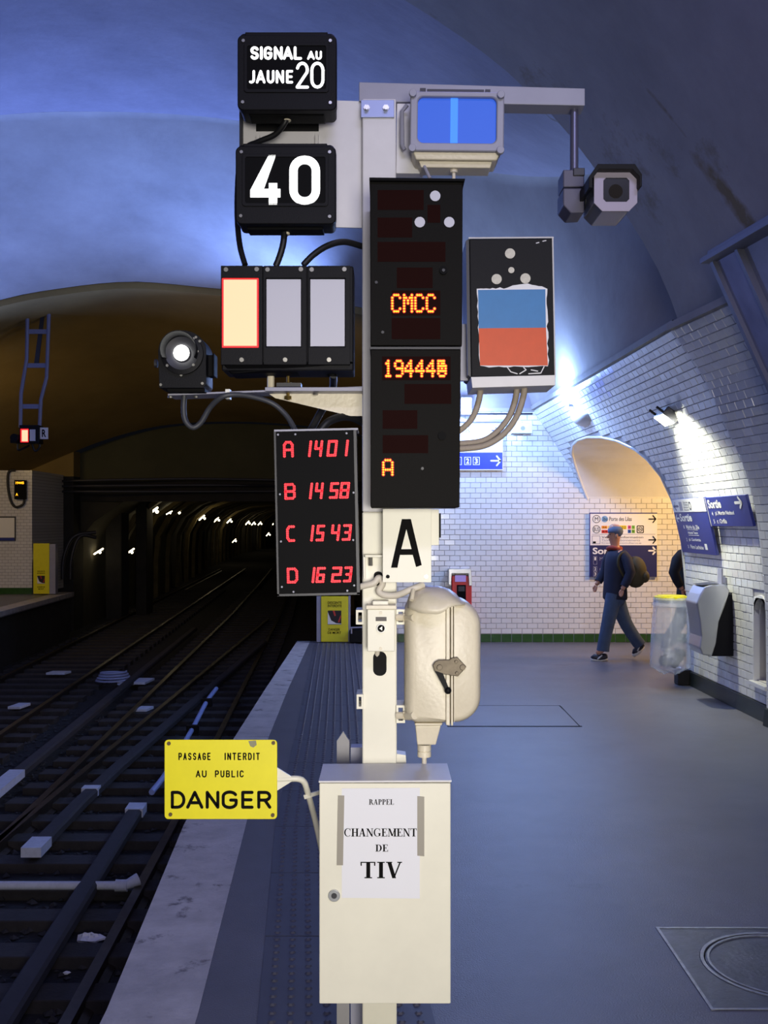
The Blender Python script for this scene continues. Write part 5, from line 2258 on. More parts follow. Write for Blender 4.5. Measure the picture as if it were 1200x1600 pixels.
g.cyl(P(663, 1163, YW + .06), P(663, 1172, YW + .06), 11 * YW / F, 16).cyl(P(663, 1173.5, YW + .06), P(663, 1182, YW + .06), 11 * YW / F, 16)
g.cyl(P(663, 1172, YW + .06), P(663, 1173.5, YW + .06), 9.5 * YW / F, 16)
g.build('outlet_gland', M_creamd, sw, smooth=40)
g = G()
g.cyl(P(663, 1182, YW + .06), P(663, 1212, YW + .06), 4 * YW / F, 10)
g.build('outlet_cable', M_creamcable, sw, smooth=40)

# --- cream cabinet with the taped notice
YX = 2.80
cb = thing('electrical_cabinet', 'cream metal cabinet at the foot of the post, with a round lock', 'cabinet', P(601, 1567, YX))
g = G()
g.box(X(499, YX), X(704, YX), YX + .006, YX + .19, Z(1566, YX), Z(1221, YX))
g.build('body', M_cream, cb, bevel=.002)
g = G()
g.box(X(499, YX), X(704, YX), YX - .006, YX + .006, Z(1567, YX), Z(1223, YX))
g.build('door', M_cream, cb, bevel=.003)
g = G()
yb = YX + .19
g.prism([(X(498, YX), YX - .008, Z(1222, YX)), (X(705.5, YX), YX - .008, Z(1221, YX)), (X(705.5, YX), yb, Z(1221, YX)), (X(498, YX), yb, Z(1222, YX))], (0, 0, .005))
g.build('lid', M_white, cb, bevel=.001)
g = G()
g.pcyl(522, 1400, 9.3, YX - .012, .006, 20)
lk = g.build('lock', M_chrome, cb, bevel=.001)
g = G()
g.pcyl(522, 1400, 4.5, YX - .014, .002, 14)
g.build('key_cylinder', M_darkgrey, lk)
nt_ = thing('paper_notice', 'white paper notice reading Rappel changement de TIV taped to the cream cabinet', 'notice', P(595, 1404, YX))
g = G()
g.pprism([(534, 1232), (656, 1231), (656, 1404), (534, 1403)], YX - .0075, .0008)
g.build('sheet', M_paper, nt_)
for pts in ([(528, 1243), (538, 1243), (536, 1352), (526, 1352)], [(652, 1244), (663, 1245), (663, 1338), (652, 1337)]):
    g = G()
    g.pprism(pts, YX - .0085, .0006)
    g.build('tape', M_tape, nt_)
fs_ = Frame((0, YX - .0076, 0), (1, 0, 0), (0, 0, 1), (0, -1, 0))
k = YX / F
for txt, x0, y0, x1, y1 in (('RAPPEL', 576.5, 1247.5, 615.5, 1256), ('CHANGEMENT', 538, 1293, 651, 1305.5), ('DE', 586.5, 1318, 606.5, 1329), ('TIV', 563.5, 1345, 627.5, 1370.5)):
    serif_text(txt, fs_, X(x0, YX), Z(y1, YX), (x1 - x0) * k, (y1 - y0) * k, M_ink, nt_)

# --- danger sign
YDG = 2.86
dg_ = thing('danger_sign', 'yellow sign reading Passage interdit au public danger, held out from the post', 'sign', P(346, 1281, YDG))
g = G()
g.pprism(rr(257, 1156, 433, 1280, 6), YDG, .004)
g.build('board', M_yellow, dg_, bevel=.001, smooth=40)


def ink_word(word, boxes, Y, tpx, parent):
    k_ = Y / F
    f_ = Frame((0, Y, 0), (1, 0, 0), (0, 0, 1), (0, -1, 0))
    for ch, (x0, y0, x1, y1) in zip(word, boxes):
        g = G()
        t = tpx * k_
        w_ = (x1 - x0) * k_ - t
        strokes(g, GL[ch], f_, X(x0, Y) + t / 2, Z(y1, Y) + t / 2, max(w_, 0), (y1 - y0) * k_ - t, t, lift=.0015, n=12)
        g.build('letter', M_ink, parent, fix=False)


def spaced(word, x0, x1, y0, y1, gap):
    wd = [.35 if c == 'I' else 1.0 for c in word]
    u = (x1 - x0 - gap * (len(word) - 1)) / sum(wd)
    o, x = [], x0
    for q in wd:
        o.append((x, y0, x + u * q, y1))
        x += u * q + gap
    return o


ink_word('PASSAGE', spaced('PASSAGE', 279, 329.5, 1176, 1187.5, 2.0), YDG, 1.9, dg_)
ink_word('INTERDIT', spaced('INTERDIT', 351, 406, 1176, 1187.5, 2.2), YDG, 1.9, dg_)
ink_word('AU', spaced('AU', 306, 323, 1203.5, 1214.5, 2.2), YDG, 1.9, dg_)
ink_word('PUBLIC', spaced('PUBLIC', 336, 381, 1203.5, 1214.5, 2.2), YDG, 1.9, dg_)
ink_word('DANGER', [(267, 1235.5, 290, 1263.5), (291, 1235.5, 318, 1263.5), (321.5, 1235.5, 343, 1263.5), (346, 1235, 372, 1264), (377, 1235.5, 398, 1263.5), (402, 1235.5, 424, 1263.5)], YDG, 4.9, dg_)
for x, y in ((263.5, 1162), (427, 1161), (266, 1273), (426, 1274)):
    g = G()
    screw(g, x, y, YDG, 3.0)
    g.build('rivet', mat('rusty_rivet', (90, 70, 40), .6), dg_)
g = G()
g.pprism([(388, 1158), (400, 1157), (401, 1164), (396, 1168), (391, 1166)], YDG - .0008, .0006)
g.build('chipped_paint', mat('bare_grey', (140, 136, 110), .6), dg_)
g = G()
g.prism([P(432, 1199, YDG + .006), P(456, 1214, YDG + .006), P(456, 1221, YDG + .006), P(432, 1236, YDG + .006)], (0, .006, 0))
g.build('bracket_plate', M_cream, dg_)
g = G()
g.tube(smooth_path([P(425, 1218, YDG + .012), P(450, 1217, YDG + .012), P(466, 1217, YDG + .015), P(475, 1222, YDG + .025), P(480, 1236, YDG + .05), P(492, 1280, YDG + .16), P(503, 1330, YDG + .2)], 5), .0085, 10)
g.build('arm_tube', M_cream, dg_, smooth=60)
g = G()
g.prism([P(474, 1243, YDG + .04), P(504, 1234, YDG + .10), P(504, 1240, YDG + .10), P(476, 1249, YDG + .04)], (0, .008, 0))
g.build('arm_brace', M_cream, dg_)

# --- loose cables


def cable(name, label, pts, r, m, group=None):
    g = G()
    g.tube(smooth_path([P(x, y, Y) for x, y, Y in pts], 6), r, 10)
    return g.build(name, m, label=label, cat='cable', smooth=60, group=group)


cable('cable', 'black cable curving from the topmost sign to the one showing 40', [(448, 180, 2.93), (445, 192, 2.93), (430, 210, 2.95), (405, 221, 2.97), (384, 232, 3.0), (374, 262, 3.01), (371, 300, 3.01), (371, 345, 3.0), (375, 385, 2.96), (383, 414, 2.93)], .008, M_rubber)
cable('cable', 'black cable running from under the sign showing 40 into the three-panel signal', [(445, 356, 2.93), (443, 378, 2.92), (438, 398, 2.92), (431, 416, 2.92)], .009, M_rubber)
cable('cable', 'black cable arching from the three-panel signal up to the post', [(474, 414, 2.92), (490, 398, 2.93), (512, 384, 2.95), (538, 378, 2.98), (566, 385, 3.02)], .009, M_rubber)
cable('cable', 'grey cable sagging from the round spot signal along the shelf to the red number display', [(288, 618, 2.93), (287, 640, 2.93), (290, 658, 2.93), (301, 668, 2.93), (314, 660, 2.93), (328, 637, 2.92), (344, 622, 2.90), (360, 617, 2.90), (390, 619, 2.92), (425, 630, 2.94), (448, 650, 2.94), (462, 674, 2.92)], .0075, mat('grey_cable', (56, 58, 64), .5))
cable('cable', 'thick black cable dropping from the three-panel signal to the red number display', [(521, 586, 2.93), (520, 606, 3.05), (512, 626, 3.05), (500, 646, 2.99), (486, 672, 2.93)], .0105, M_rubber)
cable('cable', 'thick black cable curving from the post to the top of the red number display', [(572, 664, 3.04), (552, 653, 3.0), (532, 652, 2.97), (512, 660, 2.94), (498, 676, 2.93)], .011, M_rubber)
cable('conduit', 'single beige conduit curving from the marker box behind the tall display', [(751, 604, 2.99), (749, 622, 2.99), (742, 645, 2.99), (730, 663, 2.99), (708, 680, 3.0)], .009, M_beigecable)
cable('conduit', 'inner one of the two beige conduits looping under the marker box', [(808, 602, 2.99), (805, 625, 2.99), (795, 652, 2.99), (775, 676, 2.99), (750, 690, 2.99), (705, 694, 3.0)], .009, M_beigecable)
cable('conduit', 'outer one of the two beige conduits looping under the marker box', [(820, 602, 2.97), (817, 622, 2.97), (806, 653, 2.97), (786, 679, 2.97), (758, 696, 2.97), (725, 701, 2.97), (705, 701, 2.98)], .009, M_beigecable)
cable('cable', 'cream cable looping round the front of the post under the letter A plate', [(540, 922, 2.98), (570, 915, 2.965), (584, 911, 2.962), (592, 903, 2.965), (598, 912, 2.97), (592, 924, 2.97), (602, 930, 2.965), (620, 930, 2.96), (640, 922, 2.95), (662, 913, 2.96)], .0095, M_creamcable)

# ------------------------------------------------------------------ lamps on the walls
wl = thing('wall_lamp', 'white half-bowl uplight with bright bluish light above the corridor arch', 'lamp', (2.42, 13.3, 3.0))
g = G()
rows = []
for j in range(7):
    a = j / 6 * math.pi / 2
    rows.append([Vector((2.60 - .24 * math.cos(a) * math.sin(math.pi * k / 12), 13.3 - .42 * math.cos(a) * math.cos(math.pi * k / 12), 3.10 - .16 * math.sin(a))) for k in range(13)])
g.loft(rows)
g.build('bowl', M_signwhite, wl, smooth=True, fix=False, solid=.006)
g = G()
g.tube([(2.33, 13.15, 3.30), (2.33, 13.45, 3.30)], .035, 10)
g.build('lamp_tube', M_tubewhite, wl, smooth=40)
g = G()
g.box(2.33, 2.62, 13.28, 13.32, 3.20, 3.23)
g.build('bracket', M_darkgrey, wl)
wl2 = thing('wall_lamp', 'small bright white box lamp above the white direction board', 'lamp', (1.17, 15.2, 3.35))
g = G()
g.box(1.10, 1.25, 15.05, 15.28, 3.28, 3.52)
g.build('housing', M_signwhite, wl2, bevel=.01)
g = G()
g.box(1.12, 1.23, 15.02, 15.05, 3.34, 3.46)
g.build('glass', M_lit, wl2)
fl = thing('floodlight', 'dark floodlight bracketed on the curved tiles, washing the wall above the exit signs', 'lamp', (2.82, 10.4, 2.72))
R_ = Matrix.Rotation(math.radians(38), 3, 'Y')
c_ = Vector((2.80, 10.40, 2.77))
g = G()
g.box(2.70, 2.86, 10.22, 10.58, 2.73, 2.82, R_, c_)
g.build('housing', M_darkgrey, fl, bevel=.008)
g = G()
g.box(2.71, 2.85, 10.24, 10.56, 2.722, 2.729, R_, c_)
g.build('glass', M_lit, fl)
for dy in (-.16, .12):
    g = G()
    g.box(2.62, 2.76, 10.4 + dy, 10.43 + dy, 2.74, 2.76, R_, c_)
    g.build('barn_door_arm', M_black, fl)
g = G()
g.box(2.82, 2.93, 10.38, 10.42, 2.76, 2.79)
g.build('bracket', M_darkgrey, fl)
# line of cable along the far wall under the ledge, with a small fixture
g = G()
g.tube([(.2, 15.27, 3.31), (2.15, 15.27, 3.31)], .012, 6)
g.build('wall_cable', M_darkgrey, label='thin cable run under the ledge of the far tiled wall', cat='cable')
bx = thing('speaker_box', 'small pale box with a round grille on the far wall beside the white direction board', 'box', P(816, 676, 15.28))
g = G()
g.pbox(800, 661, 832, 677, 15.16, .13)
g.build('housing', M_signwhite, bx, bevel=.006)
g = G()
g.pcyl(817, 669, 3.4, 15.155, .006, 14)
g.build('grille', M_greyp, bx)

# ------------------------------------------------------------------ signs on the far wall
YF = 15.24


def arrow(fr, a, b, w, h, t, m, parent, flip=False):
    g = G()
    ps = [[((1 - x) if flip else x, y) for x, y in p] for p in ARROW]
    strokes(g, ps, fr, a, b, w, h, t, lift=.002, n=4)
    g.build('arrow', m, parent, fix=False)


k = YF / F
db = thing('direction_board', 'white and blue direction board high on the far wall behind the tall displays', 'sign', P(710, 735, YF))
g = G()
g.pbox(610, 659, 786, 735, YF, .04)
g.build('board', M_signwhite, db, bevel=.004)
g = G()
g.pbox(610, 707, 785, 733, YF - .004, .004)
g.build('blue_band', mat('bright_sign_blue', (40, 62, 190), .35), db)
g = G()
g.pbox(610, 655, 788, 659, YF - .05, .09)
g.build('top_hood', M_greyp, db)
fF = Frame((0, YF - .0045, 0), (1, 0, 0), (0, 0, 1), (0, -1, 0))
for n_, x in (('1', 711), ('2', 725.5), ('3', 739)):
    g = G()
    o = [(x, 714), (x + 10.5, 714), (x + 10.5, 726.5), (x, 726.5)]
    i = [(x + .9, 714.9), (x + 9.6, 714.9), (x + 9.6, 725.6), (x + .9, 725.6)]
    g.ring([P(a, b, YF - .006) for a, b in o], [P(a, b, YF - .006) for a, b in i], (0, .001, 0))
    g.build('number_frame', M_signwhite, db)
    ptext(n_, x + 2.8, 716, x + 7.6, 724.5, YF - .005, M_signwhite, db, .04)
arrow(fF, X(767, YF), Z(727.5, YF), 15 * k, 15 * k, 2.6 * k, M_signwhite, db)
arrow(fF, X(768, YF), Z(677, YF), 10 * k, 9 * k, 1.5 * k, M_navy, db)
ptext('Lilas', 716, 668, 734, 676, YF - .001, M_navy, db, .0)
ml = thing('exit_board', 'cream and navy information board on the far wall, behind the walking person', 'sign', P(974, 902, YF))
g = G()
g.pbox(921, 802, 1027, 902, YF, .03)
g.build('board', M_signwhite, ml, bevel=.003)
g = G()
g.pbox(921.5, 852, 1026.5, 901.5, YF - .003, .004)
g.build('navy_field', mat('sign_navy', (34, 36, 84), .4), ml)
g = G()
g.pbox(921, 801, 1027, 802.6, YF - .004, .02)
g.pbox(921, 802, 922.2, 902, YF - .004, .02)
g.build('edge', M_navy, ml)
for y in (834.5,):
    g = G()
    g.pbox(925, y, 1024, y + .7, YF - .002, .002)
    g.build('divider', M_greyp, ml)


def ringpx(cx, cy, r0, r1, Y, m, parent, nm='ring', n=24):
    g = G()
    g.ring([P(cx + r0 * math.cos(6.2832 * k / n), cy + r0 * math.sin(6.2832 * k / n), Y) for k in range(n)],
           [P(cx + r1 * math.cos(6.2832 * k / n), cy + r1 * math.sin(6.2832 * k / n), Y) for k in range(n)], (0, .001, 0))
    return g.build(nm, m, parent)


for cy_, tx in ((811, 'M'), (827, 'BUS')):
    ringpx(932, cy_, 6.2, 5.4, YF - .003, M_ink, ml)
    hw_ = 2.6 if tx == 'M' else 4.2
    ptext(tx, 932 - hw_, cy_ - 3, 932 + hw_, cy_ + 3, YF - .001, M_ink, ml, .0)
g = G()
g.pcyl(945, 811, 5, YF - .004, .002, 18)
g.build('line_disc', mat('line_blue', (120, 165, 205), .5), ml)
ptext('3bis', 941.5, 807.5, 949, 814, YF - .004, M_ink, ml, .0)
ptext('Porte des Lilas', 952, 807.5, 987, 814, YF - .001, M_ink, ml, .0)
for tx, x0, y0, x1, y1, colr in (('26', 940, 821.5, 949, 826, (240, 150, 40)), ('60', 950, 821.5, 958, 826, (240, 200, 60)), ('61', 959, 821.5, 966, 826, (230, 190, 40)),
                                 ('102', 968, 821, 979, 827, (236, 206, 50)), ('64', 940, 828, 950, 833, (216, 60, 50)),
                                 ('69', 981, 821, 986, 826.5, (220, 80, 140)), ('76', 987, 821, 992, 826.5, (120, 190, 70)), ('96', 981, 827.5, 986, 833, (40, 90, 170)), ('N', 987, 827.5, 992, 833, (120, 180, 60))):
    g = G()
    g.pbox(x0, y0, x1, y1, YF - .002, .002)
    q = g.build('route_patch', mat('patch_%d_%d_%d' % colr, colr, .5), ml)
    ptext(tx, x0 + 1.2, y0 + 1, x1 - 1.2, y1 - 1, YF - .003, M_ink, ml, .0)
g = G()
o = rr(995, 821, 1006, 833, 1.5, 3)
g.ring([P(a, b, YF - .003) for a, b in o], [P(a, b, YF - .003) for a, b in rr(996.2, 822.2, 1004.8, 831.8, 1, 3)], (0, .001, 0))
g.build('night_bus_frame', M_ink, ml)
ringpx(1000.5, 827, 3.8, 3.0, YF - .003, M_ink, ml)
ptext('N', 998.7, 825, 1002.3, 829, YF - .001, M_ink, ml, .02)
for j, tx in enumerate(('Vente et Information', 'Tickets et abonnements', 'Correspondance')):
    ptext(tx, 940, 837.5 + 4.7 * j, (1005, 1000, 1002)[j], 841 + 4.7 * j, YF - .001, M_greyp if j else M_darkgrey, ml, .0)
g = G()
g.ring([P(a, b, YF - .003) for a, b in rr(925, 837, 938, 850, 1, 2)], [P(a, b, YF - .003) for a, b in rr(925.7, 837.7, 937.3, 849.3, 1, 2)], (0, .001, 0))
g.build('pictogram_frame', M_greyp, ml)
g = G()
g.pbox(926.5, 846, 931, 849, YF - .003, .002)
g.build('pictogram', M_ink, ml)
for y, m_, t_ in ((811, M_ink, 1.7), (843.5, M_ink, 1.7), (860.5, M_signwhite, 2.6)):
    arrow(fF, X(1013.5, YF), Z(y + 5.5, YF), 11 * k, 11 * k, t_ * k, m_, ml)
ptext('Sortie', 926, 855.5, 968, 866, YF - .004, M_signwhite, ml, .03)
for tx, y, nm in (('1', 873, 'Mairie du 20e'), ('2', 889, 'pl. Gambetta'), ('3', 897, '')):
    g = G()
    g.ring([P(a, b, YF - .005) for a, b in rr(927, y - 4, 933, y + (9 if tx == '1' else 3.6), .5, 2)], [P(a, b, YF - .005) for a, b in rr(927.5, y - 3.5, 932.5, y + (8.5 if tx == '1' else 3.1), .5, 2)], (0, .001, 0))
    g.build('number_frame', M_greyp, ml)
    ptext(tx, 928.8, y - 2.6, 931.2, y + 2.4, YF - .004, M_signwhite, ml, .03)
    if nm:
        ptext(nm, 937, y - 2.6, 975, y + 3, YF - .004, M_greyp, ml, .0)

# red call point
YE = 15.10
cp_ = thing('emergency_call_point', 'red emergency call point with a chrome hood on the far wall beside the switch housing', 'call point', P(720, 955, YE))
g = G()
g.pbox(706, 900, 737, 985, YE + .02, .18)
g.build('housing', M_redplastic, cp_, bevel=.01)
g = G()
o = [(701, 889), (736, 889), (738, 915), (733, 915), (732, 896), (706, 896), (705, 915), (701, 913)]
g.pprism(o, YE, .2)
g.build('chrome_hood', M_chrome, cp_, bevel=.004)
g = G()
g.pbox(711, 899, 728, 909, YE + .012, .01)
g.build('lit_window', mat('call_window', (150, 130, 190), .3, emit=(150, 120, 200), estr=.3), cp_)
g = G()
g.pbox(714, 914, 728, 955, YE + .01, .012)
g.build('speaker_panel', M_blackp, cp_, bevel=.003)
g = G()
g.pbox(716, 916, 726, 924, YE + .006, .005)
g.build('button', M_darkgrey, cp_)

# ------------------------------------------------------------------ exit signs on the curved side wall


def wall_frame(ya, za, yb_, zb, off=.02):
    """frame on the side wall: lower left corner at depth ya, height za; right edge at depth yb_; top at zb"""
    bl_ = S(ya, s_at_z(ya, za), off)
    tl_ = S(ya, s_at_z(ya, zb), off)
    br_ = S(yb_, s_at_z(yb_, za), off)
    u = (br_ - bl_)
    w = u.length
    u.normalize()
    v = (tl_ - bl_)
    h = v.length
    v.normalize()
    n = v.cross(u)
    if n.x > 0:
        n = -n
    return Frame(bl_, u, v, n.normalized()), w, h


def panel(fr, a, b, w, h, t, name, m, parent, lift=0.0, bevel=0):
    g = G()
    g.prism([fr.at(a, b, lift), fr.at(a + w, b, lift), fr.at(a + w, b + h, lift), fr.at(a, b + h, lift)], fr.n * t)
    return g.build(name, m, parent, bevel=bevel)


f1, w1, h1 = wall_frame(11.32, 1.43, 10.22, 2.0, .03)
e1 = thing('exit_sign', 'tall blue exit sign with a white top, mounted beside the corridor arch', 'sign', f1.at(w1 / 2, 0))
panel(f1, 0, 0, w1, h1, .025, 'board', M_navy, e1, bevel=.003)
panel(f1, .01, h1 * .76, w1 - .02, h1 * .235, .003, 'white_field', M_signwhite, e1, lift=.025)
L_ = .029
arrow(Frame(f1.at(0, 0, .026), f1.u, f1.v, f1.n), .06, h1 * .80, .16, h1 * .14, .022, M_navy, e1, flip=True)
panel(f1, .26, h1 * .79, .10, h1 * .16, .001, 'pictogram', M_greyp, e1, lift=.0285)
for j, tx in enumerate(('Vente', 'Tickets', 'Informations', 'Accueil')):
    letters(tx, f1, .40, h1 * (.94 - .045 * j) - .012, .16, .02, M_darkgrey, e1, 0, lift=L_)
g = G()
ec = (.62, h1 * .87)
g.ring([f1.at(ec[0] + .035 * math.cos(6.283 * q / 24), ec[1] + .042 * math.sin(6.283 * q / 24), L_) for q in range(24)],
       [f1.at(ec[0] + .026 * math.cos(6.283 * q / 24), ec[1] + .032 * math.sin(6.283 * q / 24), L_) for q in range(24)], f1.n * .001)
g.build('ring', M_ink, e1)
arrow(Frame(f1.at(0, 0, .024), f1.u, f1.v, f1.n), .04, h1 * .58, .12, h1 * .13, .02, M_signwhite, e1, flip=True)
letters('Sortie', f1, .18, h1 * .585, .40, .085, M_signwhite, e1, .03, lift=.027)
for tx, b_, w_, hh, x_ in (('1', .455, .03, .035, .24), ('Mairie du 20e', .45, .42, .042, .33), ('Hôpital Tenon', .345, .32, .034, .35), ('2', .22, .03, .035, .24),
                           ('pl. Gambetta', .215, .38, .04, .33), ('3', .09, .03, .035, .24), ('Père Lachaise', .085, .42, .042, .33)):
    letters(tx, f1, x_, h1 * b_, w_, hh, M_signwhite, e1, .02, lift=.027)
for b_ in (.43, .33):
    panel(f1, .35, h1 * b_, .34, .004, .001, 'rule_line', M_signwhite, e1, lift=.026)
panel(f1, .80, h1 * .085, .07, .06, .001, 'pictogram', M_signwhite, e1, lift=.026)

f2, w2, h2 = wall_frame(10.20, 1.72, 9.12, 2.0, .05)
e2 = thing('exit_sign', 'wide blue exit sign with an arrow to the other side, closest to the pier edge', 'sign', f2.at(w2 / 2, 0))
panel(f2, 0, 0, w2, h2, .025, 'board', M_navy, e2, bevel=.003)
panel(f2, 0, 0, .01, h2, .003, 'white_edge', M_signwhite, e2, lift=.025)
letters('Sortie', f2, .05, h2 * .62, .36, .085, M_signwhite, e2, .03, lift=.027)
for tx, b_, w_, hh, x_ in (('4', .37, .035, .04, .10), ('pl. Martin Nadaud', .355, .50, .048, .20), ('5', .10, .035, .04, .10), ('r. Orfila', .10, .26, .044, .20)):
    letters(tx, f2, x_, h2 * b_, w_, hh, M_signwhite, e2, .02, lift=.027)
arrow(Frame(f2.at(0, 0, .026), f2.u, f2.v, f2.n), w2 - .30, h2 * .60, .17, h2 * .34, .026, M_signwhite, e2)

# ------------------------------------------------------------------ silver dispenser-like bin, and the bag bin
dp = thing('silver_wall_bin', 'brushed silver wall bin with a dark wedge side under the exit signs', 'bin', (3.12, 10.1, .55))
Yn, Yf_ = 9.98, 10.36
prof_out = [(2.99, 1.06), (2.955, .98), (2.985, .80), (3.0, .66), (2.985, .55), (3.01, .49)]      # face turned to the platform
g = G()
side = [(3.10, 1.15)] + [(3.03, 1.13)] + prof_out + [(3.10, .475), (3.14, .60), (3.165, .80), (3.24, 1.00), (3.27, 1.10), (3.22, 1.155)]
g.prism([(x, Yn, z) for x, z in side], (0, Yf_ - Yn, 0))
g.build('silver_shell', M_chrome, dp, bevel=.012)
g = G()
g.prism([(3.10, Yn + .02, .475), (3.14, Yn + .02, .60), (3.165, Yn + .02, .80), (3.24, Yn + .02, 1.00), (3.30, Yn + .02, 1.08), (3.335, Yn + .02, .475)], (0, Yf_ - Yn - .04, 0))
g.build('dark_back', M_black, dp, bevel=.004)
g = G()
g.prism([(3.02, Yn + .05, 1.142), (3.18, Yn + .05, 1.158), (3.18, Yf_ - .05, 1.158), (3.02, Yf_ - .05, 1.142)], (0, 0, .004))
g.build('opening', M_darkgrey, dp)
g = G()
g.box(3.235, 3.25, 10.12, 10.24, 1.12, 1.30)
g.build('wall_strap', M_greyp, dp)

bb = thing('bag_bin', 'clear plastic rubbish bag hanging from a yellow-lidded ring beside the corridor', 'bin', (3.02, 11.1, .15))
cx_, cy2 = 3.02, 11.1
g = G()
g.tube([(cx_ + .165 * math.cos(6.2832 * q / 24), cy2 + .165 * math.sin(6.2832 * q / 24), .915) for q in range(25)], .014, 8)
g.build('ring', M_darkgrey, bb, smooth=60)
g = G()
g.cyl((cx_, cy2, .93), (cx_, cy2, .965), .175, 28).cyl((cx_, cy2, .965), (cx_, cy2, .975), .15, 28)
g.build('yellow_lid', M_yellowlid, bb, smooth=30, bevel=.004)
g = G()
g.box(cx_ + .15, 3.26, cy2 - .02, cy2 + .02, .905, .925)
g.build('bracket', M_darkgrey, bb)
rn = random.Random(8)
m_bag = mat('clear_plastic', (225, 232, 245), .22, alpha=.38, spec=.8, bump=.5, bscale=14)
g = G()
rows = []
ph = [rn.uniform(0, 6.28) for _ in range(5)]
for j in range(15):
    t = j / 14
    z_ = .93 - .76 * t
    r = .172 + .035 * t + (.0 if t < .93 else -.11 * (t - .93) / .07)
    row_ = []
    for q in range(36):
        a = 6.2832 * q / 36
        w_ = 1 + .05 * math.sin(7 * a + ph[0] + 2 * t) + .035 * math.sin(13 * a + ph[1] - 3 * t) + .05 * t * math.sin(3 * a + ph[2])
        row_.append(Vector((cx_ - .02 * t + r * w_ * math.cos(a), cy2 + r * w_ * math.sin(a), z_ + .02 * math.sin(5 * a + ph[3]) * (t > .95))))
    rows.append(row_)
g.loft(rows, closed=True)
b0 = len(g.v) - 36
g.f.append(tuple(b0 + q for q in range(36)))
g.build('bag', m_bag, bb, smooth=True, fix=False)
g = G()
rows = []
for j, (z_, r) in enumerate(((.955, .176), (.93, .186), (.90, .182), (.875, .195), (.86, .19))):
    rows.append([Vector((cx_ + r * (1 + .03 * math.sin(11 * 6.2832 * q / 36 + j)) * math.cos(6.2832 * q / 36), cy2 + r * (1 + .03 * math.sin(9 * 6.2832 * q / 36)) * math.sin(6.2832 * q / 36), z_)) for q in range(36)])
g.loft(rows, closed=True)
g.build('bag_fold', m_bag, bb, smooth=True, fix=False)
for j in range(9):
    cc = Vector((cx_ + rn.uniform(-.1, .1), cy2 + rn.uniform(-.1, .1), .25 + rn.uniform(0, .13)))
    g = G()
    r = rn.uniform(.04, .065)
    g.ball(cc, r, r * .9, r, 9, 6)
    g.v = [cc + (p - cc) * rn.uniform(.7, 1.2) for p in g.v]
    g.build('crumpled_rubbish', (M_darkgrey, mat('rubbish_grey', (140, 140, 146), .6), mat('rubbish_dark', (60, 62, 60), .6))[j % 3], bb, fix=False)
g = G()
g.box(3.14, 3.34, 11.28, 11.44, 0, .16)
g.build('wall_plinth', M_concrete, label='dark low plinth at the foot of the wall under the hanging rubbish bag', cat='plinth', bevel=.01)

# ------------------------------------------------------------------ billboard frame on the near vault
YB0, YB1 = 7.8, 2.5
prf = [(3.10, .95), (3.13, 1.2), (3.08, 1.75), (2.96, 2.24), (2.82, 2.64), (2.66, 3.0), (2.47, 3.42), (2.36, 3.67)]
prf = [(p.x + .09, p.z) for p in smooth_path([(x, 0, z) for x, z in prf], 4)]
bf = thing('poster_board', 'large curved poster frame with blank wrinkled grey sheet on the near vault', 'frame', (2.9, 5.2, .95))
g = G()
g.loft([[(x + .02 + (YB0 - Y) * .12, Y, z) for x, z in prf] for Y in (YB0 - .4, YB1)])
g.build('sheet', M_poster, bf, smooth=True, fix=False)


def strip(name, y0, y1, off, m, th=.03):
    g = G()
    rows = []
    for x, z in prf:
        u0, u1 = (YB0 - y0) * .12, (YB0 - y1) * .12
        rows.append([(x - off + u0, y0, z), (x - off + u1, y1, z), (x - off + th + u1, y1, z), (x - off + th + u0, y0, z)])
    g.loft(rows, closed=True)
    return g.build(name, m, bf, smooth=30)


strip('side_edge', YB0, YB0 - .05, .05, M_frameg, .20)
strip('side_panel', YB0 - .05, YB0 - .36, .015, mat('side_panel_grey', (150, 156, 180), .35, .2, var=.15, scale=3), .03)
strip('inner_edge', YB0 - .36, YB0 - .40, .03, M_frameg, .05)
g = G()
fq = (YB0 - YB1) * .12
g.prism([(2.34, YB0 + .03, 3.66), (2.52, YB0 + .03, 3.66), (2.52 + fq, YB1, 3.66), (2.34 + fq, YB1, 3.66)], (0, 0, .04))
g.build('top_rail', M_frameg, bf, bevel=.004)
g = G()
g.prism([(2.39, YB0 + .01, 3.70), (2.54, YB0 + .01, 3.70), (2.54 + fq, YB1, 3.70), (2.39 + fq, YB1, 3.70)], (0, 0, .05))
g.build('top_rail', M_frameg, bf, bevel=.004)

# ------------------------------------------------------------------ people


def skinned(name, joints, edges, m, parent=None, sub=2, root=0):
    """one smooth body grown round a skeleton; joints: (x, y, z, rx, ry)"""
    me = bpy.data.meshes.new(name)
    c = Vector(joints[root][:3])
    me.from_pydata([tuple(Vector(j[:3]) - c) for j in joints], edges, [])
    o = bpy.data.objects.new(name, me)
    COL.objects.link(o)
    me.materials.append(m)
    attach(o, c, parent)
    md = o.modifiers.new('skin', 'SKIN')
    md.use_smooth_shade = True
    sv = me.skin_vertices[0].data if me.skin_vertices else None
    if sv is None:
        me.attributes
    for i, j in enumerate(joints):
        me.skin_vertices[0].data[i].radius = (j[3], j[4])
        me.skin_vertices[0].data[i].use_root = (i == root)
    s_ = o.modifiers.new('sub', 'SUBSURF')
    s_.levels = sub
    s_.render_levels = sub
    return o


def ensure_skin(me):
    pass


